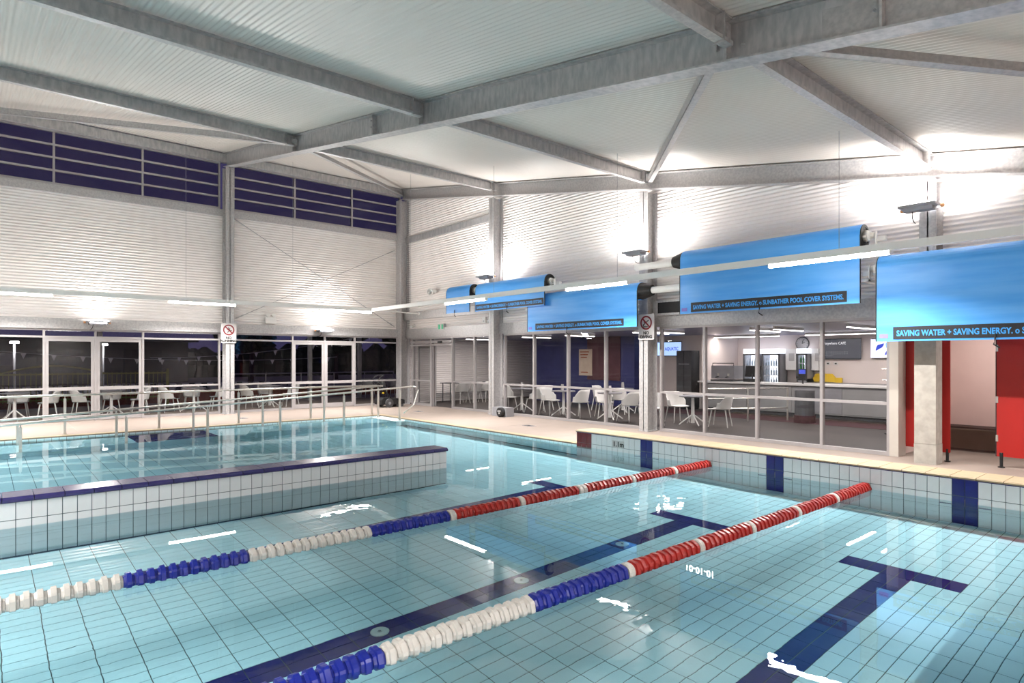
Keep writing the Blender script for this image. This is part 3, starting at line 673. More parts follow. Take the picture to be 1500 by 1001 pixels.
dive_fig = [((-.16, -.10), (.16, .14), .045), ((-.20, -.14), (-.15, -.10), .08), ((-.05, -.02), (-.14, .06), .035), ((-.2, -.19), (.12, -.19), .03), ((-.17, -.23), (.1, -.23), .025)]
sign('no_running_sign', 'white no running sign on the left wall column', Vector((5.67, WY - .445, 2.445)), LX, .44, .6, ('NO', 'RUNNING'), run_fig)
sign('no_diving_sign', 'white no diving sign on the right wall column', Vector((11.59, 8.79, 2.41)), RX, .44, .59, ('NO', 'DIVING'), dive_fig)
t = thing('exit_sign', 'small green and white exit sign above sliding door', 'sign', (WX - .1, 17.63, 2.65))
mk('housing', B(((WX - .1, 17.44, 2.66), (WX - .02, 17.82, 2.86))), 'sign_white', t)
for a, b in ((17.77, 17.67), (17.58, 17.49)): mk('green_panel', B(((WX - .105, a, 2.68), (WX - .099, b, 2.84))), 'exit_green', t)
t = thing('led_clock', 'long black digital clock board partly behind blue cover', 'clock', (11.9, 7.9, 2.7))
mk('case', B(((11.84, 8.66, 2.72), (11.97, 7.1, 2.97))), 'black', t)
mk('surround', B(((11.82, 8.72, 2.97), (11.98, 7.04, 3.02)), ((11.82, 8.72, 2.67), (11.98, 7.04, 2.72)), ((11.82, 8.72, 2.72), (11.98, 8.66, 2.97)), ((11.82, 7.1, 2.72), (11.98, 7.04, 2.97))), 'galv_light', t)
put_text('10-01-01', .2, (11.835, 7.93, 2.775), RX, 'digit_led', t, bold=.02, width=.66)
t = thing('emergency_light', 'white twin spot emergency light on left wall cladding', 'light fixture', (7.05, WY - .1, 2.8))
mk('case', B(((6.88, WY - .13, 2.80), (7.22, WY - .01, 3.0))), 'white_plastic', t)
for x in (6.96, 7.14): mk('spot_head', MB().lathe([(0, .03), (.03, .06), (.09, .065), (.092, .05)], (x, WY - .05, 3.04), (0, -1, .3), 12), 'white_plastic', t)
t = thing('security_camera', 'small white dome camera near the corner above door', 'camera', (WX - .1, 19.5, 2.85))
mk('mount', MB().lathe([(0, .06), (.05, .06), (.06, .04)], (WX - .01, 19.45, 2.88), (-1, 0, 0), 12), 'white_plastic', t); mk('lens_barrel', MB().lathe([(0, .05), (.12, .05), (.125, .03)], (WX - .07, 19.45, 2.86), (-.8, -.3, -.3), 12), 'white_plastic', t); mk('lens_glass', MB().lathe([(0, .03), (.006, .03)], (WX - .168, 19.41, 2.82), (-.8, -.3, -.3), 10), 'black', t)
for y, z, lb in ((18.9, 3.62, 'round white horn speaker beside the far corner column'), (18.2, 4.0, 'small white twin spotlight on far right cladding')):
    t = thing('horn_speaker' if z < 3.7 else 'twin_spotlight', lb, 'speaker' if z < 3.7 else 'spotlight', (WX - .1, y, z))
    mk('base', MB().lathe([(0, .09), (.06, .08)], (WX - .01, y, z), (-1, 0, 0), 12), 'white_plastic', t)
    mk('horn', MB().lathe([(0, .04), (.1, .05), (.2, .13), (.205, .11), (.12, .04)], (WX - .06, y, z), (-.8, -.5, -.1), 14), 'white_plastic', t)
    if z > 3.7: mk('horn', MB().lathe([(0, .04), (.1, .05), (.14, .07), (.145, .05)], (WX - .06, y - .2, z), (-.7, -.7, 0), 12), 'white_plastic', t)
t = thing('wall_sensor', 'small white box on cladding right of exit sign', 'sensor', (WX - .05, 15.3, 2.85)); mk('box', B(((WX - .06, 15.22, 2.80), (WX - .01, 15.38, 2.98))), 'white_plastic', t); mk('window', B(((WX - .064, 15.27, 2.83), (WX - .06, 15.33, 2.87))), 'mid_grey', t)
for x, y, lb in ((10.54, 16.86, 'dark slot drain in the deck near the corner'), (10.42, 11.5, 'dark slot drain in the deck before the cafe tables'), (5.6, 18.2, 'dark slot drain in the deck by left column')):
    t = thing('slot_drain', lb, 'drain', (x, y, 0), 'deck slot drains'); mk('frame', B(((x - .10, y - .16, 0), (x + .10, y + .16, .006))), 'mid_grey', t)
    for k in range(5): mk('slot', B(((x - .08 + .035 * k, y - .14, .006), (x - .065 + .035 * k, y + .14, .008))), 'black', t)
# ================================================================= HANDRAILS
PXS = [.57, 2.30, 3.87, 5.50, 7.15, 8.80]
def rail(name, label, y, zfun, x0, x1, posts, bottom, endloop=False):
    t = thing(name, label, 'handrail', ((x0 + x1) / 2, y, 0), 'ramp handrails')
    mk('top_rail', MB().tube([(x0, y, zfun(x0)), (x1, y, zfun(x1))], .024, 12), 'steel', t, smooth=True)
    if endloop: mk('end_return', MB().tube([(x1, y, zfun(x1)), (x1 + .12, y, zfun(x1) - .02), (x1 + .2, y, zfun(x1) - .1), (x1 + .05, y, .38), (x1 - .28, y, .16)], .022, 10), 'steel', t, smooth=True)
    for x in posts:
        p = mk('post', B(((x - .024, y - .024, bottom(x)), (x + .024, y + .024, zfun(x) - .07))), 'steel', t)
        mk('spigot', MB().tube([(x, y, zfun(x) - .07), (x, y, zfun(x) - .015)], .011, 8), 'steel', p)
        mk('foot_flange', MB().lathe([(0, .055), (.012, .055), (.015, .03)], (x, y, bottom(x)), (0, 0, 1), 12), 'steel', p)
    return t
rail('handrail', 'level back handrail standing on the left pool deck', 16.85, lambda x: .87, -5.6, 9.05, [-5.4, -3.6, -1.8, -.4, 1.41, 3.25, 5.08, 7.01, 8.9], lambda x: 0.0)
rail('handrail', 'sloping middle handrail on the wall side of the ramp', 16.28, lambda x: .88 - .0523 * (8.9 - x), -5.6, 8.95, [-4.4, -2.7, -1.0] + PXS, lambda x: ramp_z(x))
rail('handrail', 'sloping front handrail on the pool side of the ramp', 15.05, lambda x: .89 - .0523 * (9.1 - x), -5.6, 9.2, [-4.4, -2.7, -1.0] + PXS, lambda x: ramp_z(x), True)
# ================================================================= LANE ROPES
fm = {}
def float_mesh(m, kind):
    k = (m, kind)
    if k not in fm:
        mb = MB()
        if kind == 'disc': mb.lathe([(-.037, .035), (-.037, .054), (-.020, .060), (-.017, .075), (.015, .077), (.019, .060), (.037, .054), (.037, .035)], (0, 0, 0), (1, 0, 0), 26, 6, .05)
        else: mb.lathe([(-.036, .04), (-.036, .068), (-.02, .076), (.02, .076), (.036, .068), (.036, .04)], (0, 0, 0), (1, 0, 0), 18)
        me = mb.mesh('float'); me.materials.append(M(m)); fm[k] = me
    return fm[k]
def xpx(px, y):
    k = (px - CX) / FPX; return y * (FW[0] + RT[0] * k) / (FW[1] + RT[1] * k)
def rope(y, x1, segs, whites, label):
    t = thing('lane_rope', label, 'lane rope', (0, y, WZ), 'lane ropes')
    z = WZ + .018
    mk('cable', MB().tube([(-3.4, y, z), (PX, y, z)], .006, 6), 'steel', t)
    mk('end_hook', MB().tube([(PX - .06, y, z), (PX - .01, y, z)], .02, 8), 'black', t)
    x = -3.3
    while x < x1:
        m = 'float_red'
        for a, b, c in segs:
            if a <= x < b: m = c
        kind = 'disc'
        for wx in whites:
            if abs(x - wx) < .04: m = 'float_white'; kind = 'plain'
        o = link('float', float_mesh(m, kind), None, t, (x, 0, z - WZ)); o.matrix_parent_inverse = Matrix.Identity(4)
        o.rotation_euler = (random.uniform(0, 1), 0, 0)
        x += .077
YA1, YA2 = 5.53, 3.185
b = lambda px, y: xpx(px, y)
rope(YA1, PX - .08, [(-9, b(172, YA1), 'float_white'), (b(172, YA1), b(365, YA1), 'float_blue'), (b(365, YA1), b(540, YA1), 'float_white'), (b(540, YA1), b(660, YA1), 'float_blue')], [b(p, YA1) for p in (660, 765, 850, 922, 985)], 'farther lane rope of white blue and red floats')
rope(YA2, PX - .08, [(-9, b(330, YA2), 'float_white'), (b(330, YA2), b(565, YA2), 'float_blue'), (b(565, YA2), b(780, YA2), 'float_white'), (b(780, YA2), b(915, YA2), 'float_blue')], [b(p, YA2) for p in (915, 1018, 1097, 1165, 1220)], 'nearer lane rope of blue white and red floats')
# ================================================================= DECK EQUIPMENT
t = thing('pool_cleaner_trolley', 'black pool cleaner on wheeled trolley in the far corner', 'trolley', (10.75, 19.1, 0))
mk('body', MB().prism([(10.35, 18.9, .10), (11.25, 18.9, .10), (11.25, 18.9, .24), (11.0, 18.9, .30), (10.45, 18.9, .34), (10.35, 18.9, .25)], (0, .5, 0)), 'black', t)
for x, y in ((10.62, 18.85), (10.62, 19.45)):
    w = mk('wheel', MB().lathe([(-.03, .10), (-.025, .15), (.025, .15), (.03, .10)], (x, y, .15), (0, 1, 0), 20), 'dark_grey', t); mk('hub', MB().lathe([(-.04, .05), (.04, .05)], (x, y, .15), (0, 1, 0), 12), 'mid_grey', w)
for y in (18.95, 19.35): mk('handle_tube', MB().tube([(10.75, y, .3), (10.25, y, .85), (10.3, y, 1.02), (10.45, y, 1.1)], .018, 8), 'black', t)
mk('handle_grip', MB().tube([(10.45, 18.95, 1.1), (10.45, 19.35, 1.1)], .02, 8), 'black', t)
for x in (11.15, 11.0): mk('brush_roller', MB().tube([(x, 18.92, .07), (x, 19.38, .07)], .065, 12), 'dark_grey', t)
for x, z in ((10.42, .5), (10.55, .62)): mk('reflector', B(((x - .03, 18.9, z - .02), (x + .03, 18.94, z + .02))), 'yellow', t)
t = thing('cable_drum_box', 'grey floor box with round black drum and white emblem beside glazing', 'floor box', (11.55, 13.85, 0))
mk('box', B(((11.42, 13.6, 0), (11.72, 14.22, .26))), 'mid_grey', t)
mk('drum', MB().lathe([(0, .12), (.02, .135), (.12, .135), (.13, .11)], (11.42, 13.75, .14), (-1, 0, 0), 20), 'black', t)
for a in range(3): mk('emblem', MB().lathe([(0, .028), (.006, .028)], (11.29, 13.75 + .045 * math.cos(a * 2.1 + .5), .15 + .04 * math.sin(a * 2.1 + .5)), (-1, 0, 0), 10), 'sign_white', t)
# ================================================================= CUBICLES
def panel(label, a, bb, legs, grp='red cubicle panels'):
    t = thing('cubicle_partition', label, 'partition', (a[0], (a[1] + bb[1]) / 2, 0), grp)
    mk('board', B((a, bb)), 'cubicle_red', t); mk('edge_strip', B(((a[0] - .002, max(a[1], bb[1]) - .001, a[2]), (bb[0] + .002, max(a[1], bb[1]) + .012, bb[2]))), 'black', t)
    for x, y in legs:
        l = mk('leg', MB().tube([(x, y, 0), (x, y, a[2] + .06)], .022, 10), 'black', t); mk('foot', MB().lathe([(0, .045), (.015, .045), (.02, .025)], (x, y, 0), (0, 0, 1), 12), 'black', l)
    return t
panel('red cubicle panel left of the concrete pillar', (12.32, 3.42, .15), (12.345, 3.80, 2.12), [])
panel('narrow red cubicle panel just right of the concrete pillar', (12.0, 3.03, .15), (12.03, 3.14, 2.12), [(12.015, 3.07)])
pc = panel('wide red cubicle door panel at the right edge', (12.0, .9, .17), (12.03, 2.42, 2.12), [(12.0, 2.36), (12.0, 1.0)])
mk('hinge', B(((11.99, 2.40, .4), (12.0, 2.43, .5)), ((11.99, 2.40, 1.0), (12.0, 2.43, 1.1)), ((11.99, 2.40, 1.8), (12.0, 2.43, 1.9))), 'steel', pc)
t = thing('change_bench', 'dark slatted bench inside the open cubicle', 'bench', (13.8, 2.7, 0))
for k in range(3): mk('slat', B(((13.52 + .15 * k, .9, .42), (13.65 + .15 * k, 3.8, .45))), 'brown_wall', t)
for y in (1.3, 2.55): mk('support', B(((13.6, y - .06, 0), (13.9, y + .06, .42))), 'brown_wall', t)
t = thing('coat_hook', 'small dark coat hook on the cubicle wall', 'hook', (14.0, 2.35, 1.85)); mk('plate', B(((13.985, 2.30, 1.82), (14.0, 2.36, 1.92))), 'dark_grey', t); mk('prong', MB().tube([(13.98, 2.33, 1.86), (13.92, 2.33, 1.84), (13.90, 2.33, 1.9)], .01, 6), 'dark_grey', t)
mk('wall_cubicle', B(((14.0, -3, .42), (14.1, 3.85, 2.75)), ((12.3, 3.82, .0), (17, 3.9, 2.75))), 'pink_wall', kind='structure', label='pale pink wall behind the red cubicles')
mk('baseboard_cubicle', B(((13.99, -3, 0), (14.1, 3.82, .42))), 'base_brown', kind='structure', label='dark lower wall band under cubicle bench')
mk('floor_cubicle', B(((12.1, -3, -.1), (14.1, 3.85, 0))), 'deck', kind='structure', label='cream floor of the changing cubicles')
mk('ceiling_cubicle', B(((12.1, -3, 2.75), (14.1, 3.85, 2.85))), 'white_paint', kind='structure', label='white ceiling of the changing cubicles')
mk('trim_7', B(((WX - .06, 3.76, 0), (WX + .3, 3.90, 2.75))), 'coping_pale', kind='structure', label='cream jamb at the end of the cafe glazing')
t = thing('cubicle_lamp', 'flat ceiling lamp over the changing cubicles', 'ceiling light', (13.0, 2.0, 2.72)); mk('body', B(((12.7, 1.4, 2.69), (13.1, 2.9, 2.74))), 'white_paint', t); area('cubicle_light', (12.9, 2.2, 2.67), (0, 0, 0), .4, 1.4, 28, (1, .93, .88), math.pi, t)
# ================================================================= CAFE
CXB = 20.5; CZ = 2.46
mk('floor_cafe', B(((WX + .1, 3.9, -.1), (CXB, 20.3, 0))), 'cafe_floor', kind='structure', label='grey floor of the cafe')
mk('trim_8', B(((16.2, 3.9, 0), (17.5, 12.6, .006))), 'carpet', kind='structure', label='dark maroon carpet strip before the counter')
mk('ceiling_cafe', B(((WX + .06, 3.9, CZ), (CXB, 20.4, CZ + .1))), 'cafe_ceiling', kind='structure', label='dark violet cafe ceiling')
mk('wall_cafe_back', B(((CXB, 3.9, 0), (CXB + .1, 15.2, CZ))), 'cafe_wall', kind='structure', label='beige back wall of the cafe')
mk('wall_cafe_side', B(((14.1, 3.85, 0), (CXB, 3.9, CZ))), 'cafe_wall', kind='structure', label='beige right side wall of the cafe')
mk('wall_cafe_navy', B(((17.0, 13.4, 0), (17.1, 18.5, CZ)), ((17.1, 13.4, 0), (18.3, 13.5, CZ))), 'cafe_navy', kind='structure', label='dark navy feature wall behind the cafe tables')
mk('wall_cafe_maroon', B(((16.97, 14.0, .9), (16.995, 15.55, CZ))), 'cafe_maroon', kind='structure', label='dark maroon panel on the navy wall')
mk('wall_cafe_end', corr_wall('x', 20.3, WX + .1, CXB, 0, CZ, -1), 'cladding', kind='structure', smooth=True, label='corrugated wall beyond the sliding door')
def cafe_lamp(x, y, ax, L, label):
    t = thing('cafe_linear_lamp', label, 'ceiling light', (x, y, CZ - .1), 'cafe linear lamps')
    dx, dy = (L / 2, .035) if ax == 'x' else (.035, L / 2)
    mk('housing', B(((x - dx, y - dy, CZ - .07), (x + dx, y + dy, CZ))), 'white_paint', t); mk('diffuser', B(((x - dx + .01, y - dy + .004, CZ - .085), (x + dx - .01, y + dy - .004, CZ - .07))), 'cafe_led', t)
    area('lamp_light', (x, y, CZ - .095), (0, 0, 0), 2 * dx, 2 * dy, CAFE_W, (1, .92, .88), math.pi, t)
for i, (x, y, ax, L, lb) in enumerate(((14.2, 10.6, 'x', 1.6, 'first pair left lamp above cafe tables'), (14.2, 10.1, 'x', 1.6, 'first pair right lamp above cafe tables'), (15.2, 7.8, 'x', 1.5, 'left lamp of pair before the counter'), (15.2, 7.2, 'x', 1.5, 'right lamp of pair before the counter'), (15.4, 5.6, 'x', 1.6, 'left lamp of nearest cafe pair'), (15.4, 4.9, 'x', 1.6, 'right lamp of nearest cafe pair'), (14.3, 13.4, 'x', 1.3, 'lamp above the middle cafe table'), (14.3, 15.4, 'x', 1.3, 'lamp above the far cafe table'), (14.2, 18.4, 'x', 1.3, 'lamp just inside the sliding door'), (19.0, 7.0, 'y', 3.0, 'long lamp over the servery behind counter'), (19.0, 10.8, 'y', 3.0, 'long lamp over the servery near the fridges'))):
    cafe_lamp(x, y, ax, L, 'white linear ceiling lamp, ' + lb)
# --- chairs
def chair_proto():
    t = thing('cafe_chair', 'x', 'chair', (0, 0, 0), 'white cafe chairs')
    seat = MB(); nx, ny = 6, 6; vs = []; fs = []
    for s in (0, -.018):
        for i in range(nx + 1):
            for j in range(ny + 1):
                u = i / nx - .5; v = j / ny - .5
                vs.append((u * (.46 - .06 * (v + .5)), -v * .44, .45 - .02 * math.cos(u * math.pi) + .01 * v + s))
    N = (nx + 1) * (ny + 1)
    for i in range(nx):
        for j in range(ny):
            a = i * (ny + 1) + j; b_ = a + ny + 1
            fs += [(a, a + 1, b_ + 1, b_), (N + a, N + b_, N + b_ + 1, N + a + 1)]
    seat.add(vs, fs); o = link('seat', seat.mesh('seat'), 'white_plastic', t, (0, 0, 0), True)
    back = MB(); vs = []; fs = []; na, nh = 14, 5
    for s in (0, .016):
        for i in range(na + 1):
            a = math.radians(-20 + 220 * i / na); hmax = .36 * max(.42, min(1, (math.sin(a) + .55) / 1.1)) if True else .36
            for j in range(nh + 1):
                f = j / nh; r = 1 + .10 * f
                vs.append(((.225 + s) * math.cos(a) * r, -.02 - (.21 + s) * math.sin(a) * r - .05 * f, .44 + hmax * f))
    N = (na + 1) * (nh + 1)
    for i in range(na):
        for j in range(nh):
            a = i * (nh + 1) + j; b_ = a + nh + 1
            fs += [(a, a + 1, b_ + 1, b_), (N + a, N + b_, N + b_ + 1, N + a + 1)]
        a = i * (nh + 1) + nh; fs.append((a, N + a, N + a + nh + 1, a + nh + 1))
    back.add(vs, fs); link('backrest', back.mesh('backrest'), 'white_plastic', t, (0, 0, 0), True)
    for sx, sy in ((-1, 1), (1, 1), (-1, -1), (1, -1)):
        link('leg', MB().tube([(sx * .17, sy * .16, .44), (sx * .235, sy * .23, 0)], [.018, .011], 8).mesh('leg'), 'white_plastic', t, (0, 0, 0))
    return t
def table_proto():
    t = thing('cafe_table', 'x', 'table', (0, 0, 0), 'cafe tables')
    link('table_top', MB().lathe([(0, .33), (.012, .345), (.028, .345), (.03, .33)], (0, 0, .71), (0, 0, 1), 28).mesh('table_top'), 'mid_grey', t, (0, 0, 0))
    link('pedestal', MB().lathe([(.05, .045), (.71, .035)], (0, 0, 0), (0, 0, 1), 12).mesh('pedestal'), 'white_paint', t, (0, 0, 0))
    for k in range(4):
        a = math.pi / 4 + k * math.pi / 2; link('foot', MB().tube([(0, 0, .28), (.36 * math.cos(a), .36 * math.sin(a), .015)], .016, 8).mesh('foot'), 'white_paint', t, (0, 0, 0))
    return t
CH = [None]; TB = [None]
def put(proto, fn, x, y, rz, label):
    if proto[0] is None: proto[0] = fn(); o = proto[0]
    else: o = copy_tree(proto[0])
    o.location = (x, y, 0); o.rotation_euler = (0, 0, rz); o['label'] = label; return o
def face(x, y, tx, ty): return math.atan2(ty - y, tx - x) - math.pi / 2
TS = [(13.0, 14.7, 'far cafe table beside the steel column', [(13.0, 15.4, 'left of'), (13.1, 14.2, 'right of'), (13.95, 14.7, 'behind')]),
      (12.95, 12.8, 'middle cafe table', [(12.95, 13.38, 'left of'), (12.98, 12.2, 'right of')]),
      (13.2, 11.25, 'near cafe table left of the no diving column', [(13.6, 11.8, 'left of'), (13.15, 10.55, 'right of')]),
      (15.4, 12.6, 'rear cafe table before the navy wall', [(15.3, 13.4, 'left of'), (14.7, 12.2, 'in front of'), (15.5, 11.8, 'right of')]),
      (13.7, 8.95, 'cafe table right of the no diving column', [(14.0, 9.62, 'left of'), (13.9, 8.3, 'right of')])]
for x, y, lb, chs in TS:
    put(TB, table_proto, x, y, .2, 'round ' + lb)
    for cx, cy, w in chs: put(CH, chair_proto, cx, cy, face(cx, cy, x, y), 'white plastic chair ' + w + ' the ' + lb)
put(CH, chair_proto, 13.0, 9.65, 2.4, 'white plastic chair alone beside the no diving column')
for i, (x, y, lb) in enumerate(((13.0, 14.7, 'far'), (12.95, 12.85, 'middle'), (13.2, 11.25, 'near'), (15.4, 12.6, 'rear'))):
    t = thing('menu_holder', 'white folded menu card on the %s cafe table' % lb, 'menu card', (x, y, .74), 'table menu cards'); mk('front_card', MB().prism([(x - .05, y - .02, .74), (x + .05, y - .02, .74), (x + .05, y, .93), (x - .05, y, .93)], (0, -.004, 0)), 'sign_white', t); mk('rear_card', MB().prism([(x - .05, y + .02, .74), (x + .05, y + .02, .74), (x + .05, y, .93), (x - .05, y, .93)], (0, .004, 0)), 'sign_white', t)
# --- counter and servery
t = thing('cafe_counter', 'long grey cafe counter with pale worktop', 'counter', (18.2, 8, 0))
mk('front_panel', B(((18.0, 4.4, .1), (18.06, 11.4, .9))), 'counter_grey', t)
for y in (4.9, 6.3, 7.7, 9.1, 10.5): mk('panel_board', B(((17.98, y - .65, .14), (18.0, y + .65, .86))), 'counter_grey' if y != 7.7 else 'mid_grey', t)
mk('kick_plate', B(((18.05, 4.4, 0), (18.6, 11.4, .1))), 'dark_grey', t); mk('worktop', B(((17.88, 4.3, .9), (18.7, 11.5, .95))), 'white_paint', t); mk('end_panel', B(((18.06, 11.34, .1), (18.6, 11.4, .9)), ((18.06, 4.4, .1), (18.6, 4.46, .9))), 'counter_grey', t)
t = thing('back_bench', 'white servery bench along the back wall', 'counter', (20.2, 6.5, 0))
mk('carcass', B(((19.95, 4.2, .08), (20.48, 9.0, .88))), 'white_paint', t); mk('worktop', B(((19.9, 4.15, .88), (20.49, 9.05, .92))), 'counter_grey', t); mk('kick', B(((20.0, 4.2, 0), (20.4, 9.0, .08))), 'dark_grey', t)
t = thing('coffee_machine', 'dark espresso machine on the counter left end', 'coffee machine', (18.3, 10.7, .95))
mk('body', B(((18.05, 10.3, 1.03), (18.6, 11.1, 1.45))), 'mid_grey', t); mk('drip_tray', B(((18.0, 10.3, .95), (18.6, 11.1, 1.0))), 'dark_grey', t); mk('cup_rail', MB().tube([(18.08, 10.33, 1.45), (18.08, 10.33, 1.53), (18.08, 11.07, 1.53), (18.08, 11.07, 1.45)], .012, 6), 'black', t)
for y in (10.5, 10.85): g = mk('group_head', MB().lathe([(0, .05), (.08, .045)], (18.08, y, 1.2), (0, 0, -1), 12), 'steel', t); mk('portafilter', MB().tube([(18.08, y, 1.1), (17.9, y, 1.08)], .018, 8), 'black', g)
t = thing('cash_register', 'black touch screen till beside the coffee machine', 'till', (18.3, 10.0, .95)); mk('base', B(((18.15, 9.65, .95), (18.5, 10.05, 1.05))), 'black', t); mk('screen', MB().prism([(18.35, 9.6, 1.12), (18.42, 9.6, 1.45), (18.45, 9.6, 1.44), (18.38, 9.6, 1.1)], (0, .5, 0)), 'black', t); mk('stand', MB().tube([(18.35, 9.85, 1.05), (18.38, 9.85, 1.2)], .03, 8), 'dark_grey', t)
t = thing('card_terminal', 'blue lit payment terminal on the counter stand', 'terminal', (18.05, 8.14, .95)); mk('stem', MB().tube([(18.05, 8.14, .95), (18.05, 8.14, 1.1)], .025, 8), 'dark_grey', t); mk('body', MB().prism([(17.98, 8.03, 1.05), (18.02, 8.03, 1.38), (18.08, 8.03, 1.38), (18.06, 8.03, 1.05)], (0, .22, 0)), 'black', t); mk('display', MB().prism([(17.995, 8.05, 1.24), (18.008, 8.05, 1.36), (18.0, 8.05, 1.36), (17.985, 8.05, 1.24)], (0, .18, 0)), 'logo_blue', t)
t = thing('rescue_board', 'yellow spinal rescue board on the servery bench', 'rescue board', (20.2, 8.5, .92)); mk('board', MB().prism([(20.3, 8.15, .94), (20.3, 8.8, .94), (20.33, 8.85, 1.05), (20.33, 8.75, 1.2), (20.33, 8.25, 1.2), (20.33, 8.12, 1.05)], (.03, 0, 0)), 'yellow', t); mk('grip', B(((20.28, 7.95, .93), (20.36, 8.15, 1.08))), 'yellow', t)
def screen(name, label, y0, y1, z0, z1, x, m, cat='screen'):
    t = thing(name, label, cat, (x, (y0 + y1) / 2, z0)); mk('bezel', B(((x - .05, y0, z0), (x, y1, z1))), 'black', t); mk('display', B(((x - .054, y0 + .02, z0 + .02), (x - .05, y1 - .02, z1 - .02))), m, t); mk('wall_mount', B(((x, (y0 + y1) / 2 - .2, (z0 + z1) / 2 - .1), (x + .06, (y0 + y1) / 2 + .2, (z0 + z1) / 2 + .1))), 'dark_grey', t); return t
def leaf(t, x, yc, zc, s, a, m):
    pts = []
    for k in range(17):
        u = k / 8 - 1 if k <= 8 else 1 - (k - 8) / 8
        w = .42 * (1 - u * u) ** .7 * (1 if k <= 8 else -1) * (1 + .3 * u)
        c, sn = math.cos(a), math.sin(a); pts.append((x, yc - s * (u * c - w * sn), zc + s * (u * sn + w * c)))
    mk('logo_leaf', MB().prism(pts[:-1], (-.003, 0, 0)), m, t)
t = screen('menu_screen', 'dark wall screen reading Anywhere Cafe above the servery', 8.58, 7.45, 1.66, 2.3, CXB - .06, 'screen_dark')
put_text('Anywhere CAFE', .12, (CXB - .118, 8.53, 2.12), RX, 'text_white', t, width=.66)
for z, w in ((1.88, .7), (1.82, .7), (1.76, .25)): put_text('. . . . . . . . . . .', .06, (CXB - .118, 8.53, z), RX, 'text_white', t, width=w)
t = screen('logo_screen', 'white wall screen with blue leaf logo beside blue cover', 7.14, 6.4, 1.68, 2.28, CXB - .06, 'screen_white')
leaf(t, CXB - .116, 6.92, 2.04, .17, .9, 'logo_blue'); leaf(t, CXB - .116, 6.68, 1.88, .14, .8, 'logo_blue'); leaf(t, CXB - .116, 6.70, 2.12, .13, 1.3, 'logo_light')
t = screen('aquatic_screen', 'blue wall screen reading AQUATIC behind the no diving sign', 13.22, 12.29, 1.76, 2.26, 18.14, 'screen_blue')
put_text('AQUATIC', .16, (18.082, 12.93, 1.96), RX, 'logo_blue', t, bold=.02, width=.55); leaf(t, 18.084, 13.06, 2.08, .11, 1.0, 'logo_light'); leaf(t, 18.084, 13.04, 1.92, .10, .9, 'logo_blue')
mk('wall_cafe_corner', B(((18.2, 11.55, 0), (18.3, 13.4, CZ)), ((18.3, 11.55, 0), (CXB, 11.65, CZ))), 'cafe_wall', kind='structure', label='beige wall carrying the blue cafe screen')
t = thing('dark_door_cabinet', 'tall black cabinet left of the coffee machine', 'cabinet', (17.9, 11.9, 0)); mk('carcass', B(((17.72, 11.62, .05), (18.17, 12.2, 1.94))), 'black', t); mk('door', B(((17.70, 11.63, .1), (17.72, 11.9, 1.92))), 'dark_grey', t); mk('door', B(((17.70, 11.92, .1), (17.72, 12.19, 1.92))), 'dark_grey', t); mk('handle', B(((17.68, 11.7, 1.48), (17.70, 12.1, 1.51))), 'mid_grey', t); mk('plinth', B(((17.77, 11.64, 0), (18.17, 12.18, .05))), 'black', t)
t = thing('wall_clock', 'round white wall clock above the white cabinets', 'clock', (CXB, 9.25, 2.15)); mk('rim', MB().lathe([(0, .22), (.04, .22), (.045, .19)], (CXB, 9.25, 2.17), (-1, 0, 0), 28), 'dark_grey', t); mk('dial', MB().lathe([(0, .195), (.004, .195)], (CXB - .045, 9.25, 2.17), (-1, 0, 0), 28), 'sign_white', t)
for dy, dz, L in ((.3, .95, .15), (.9, .3, .1)): mk('hand', MB().tube([(CXB - .052, 9.25, 2.17), (CXB - .052, 9.25 - dy * L, 2.17 + dz * L)], .008, 5), 'black', t)
for k in range(12): a = k * math.pi / 6; mk('hour_mark', B(((CXB - .052, 9.25 + .165 * math.cos(a) - .008, 2.17 + .165 * math.sin(a) - .008), (CXB - .049, 9.25 + .165 * math.cos(a) + .008, 2.17 + .165 * math.sin(a) + .008))), 'black', t)
for y0, y1, lb in ((9.68, 9.24, 'white wall cabinet left of the small fridge'), (8.84, 8.62, 'white wall cabinet right of the small fridge')):
    t = thing('wall_cabinet', lb, 'cabinet', (20.3, y0, 1.35)); mk('carcass', B(((20.2, y0, 1.3), (CXB, y1, 2.0))), 'white_paint', t); mk('door', B(((20.18, y0 - .01, 1.31), (20.2, y1 + .01, 1.99))), 'white_paint', t); mk('notice', B(((20.176, y0 - .12, 1.6), (20.18, y0 - .3, 1.85))), 'sign_white', t)
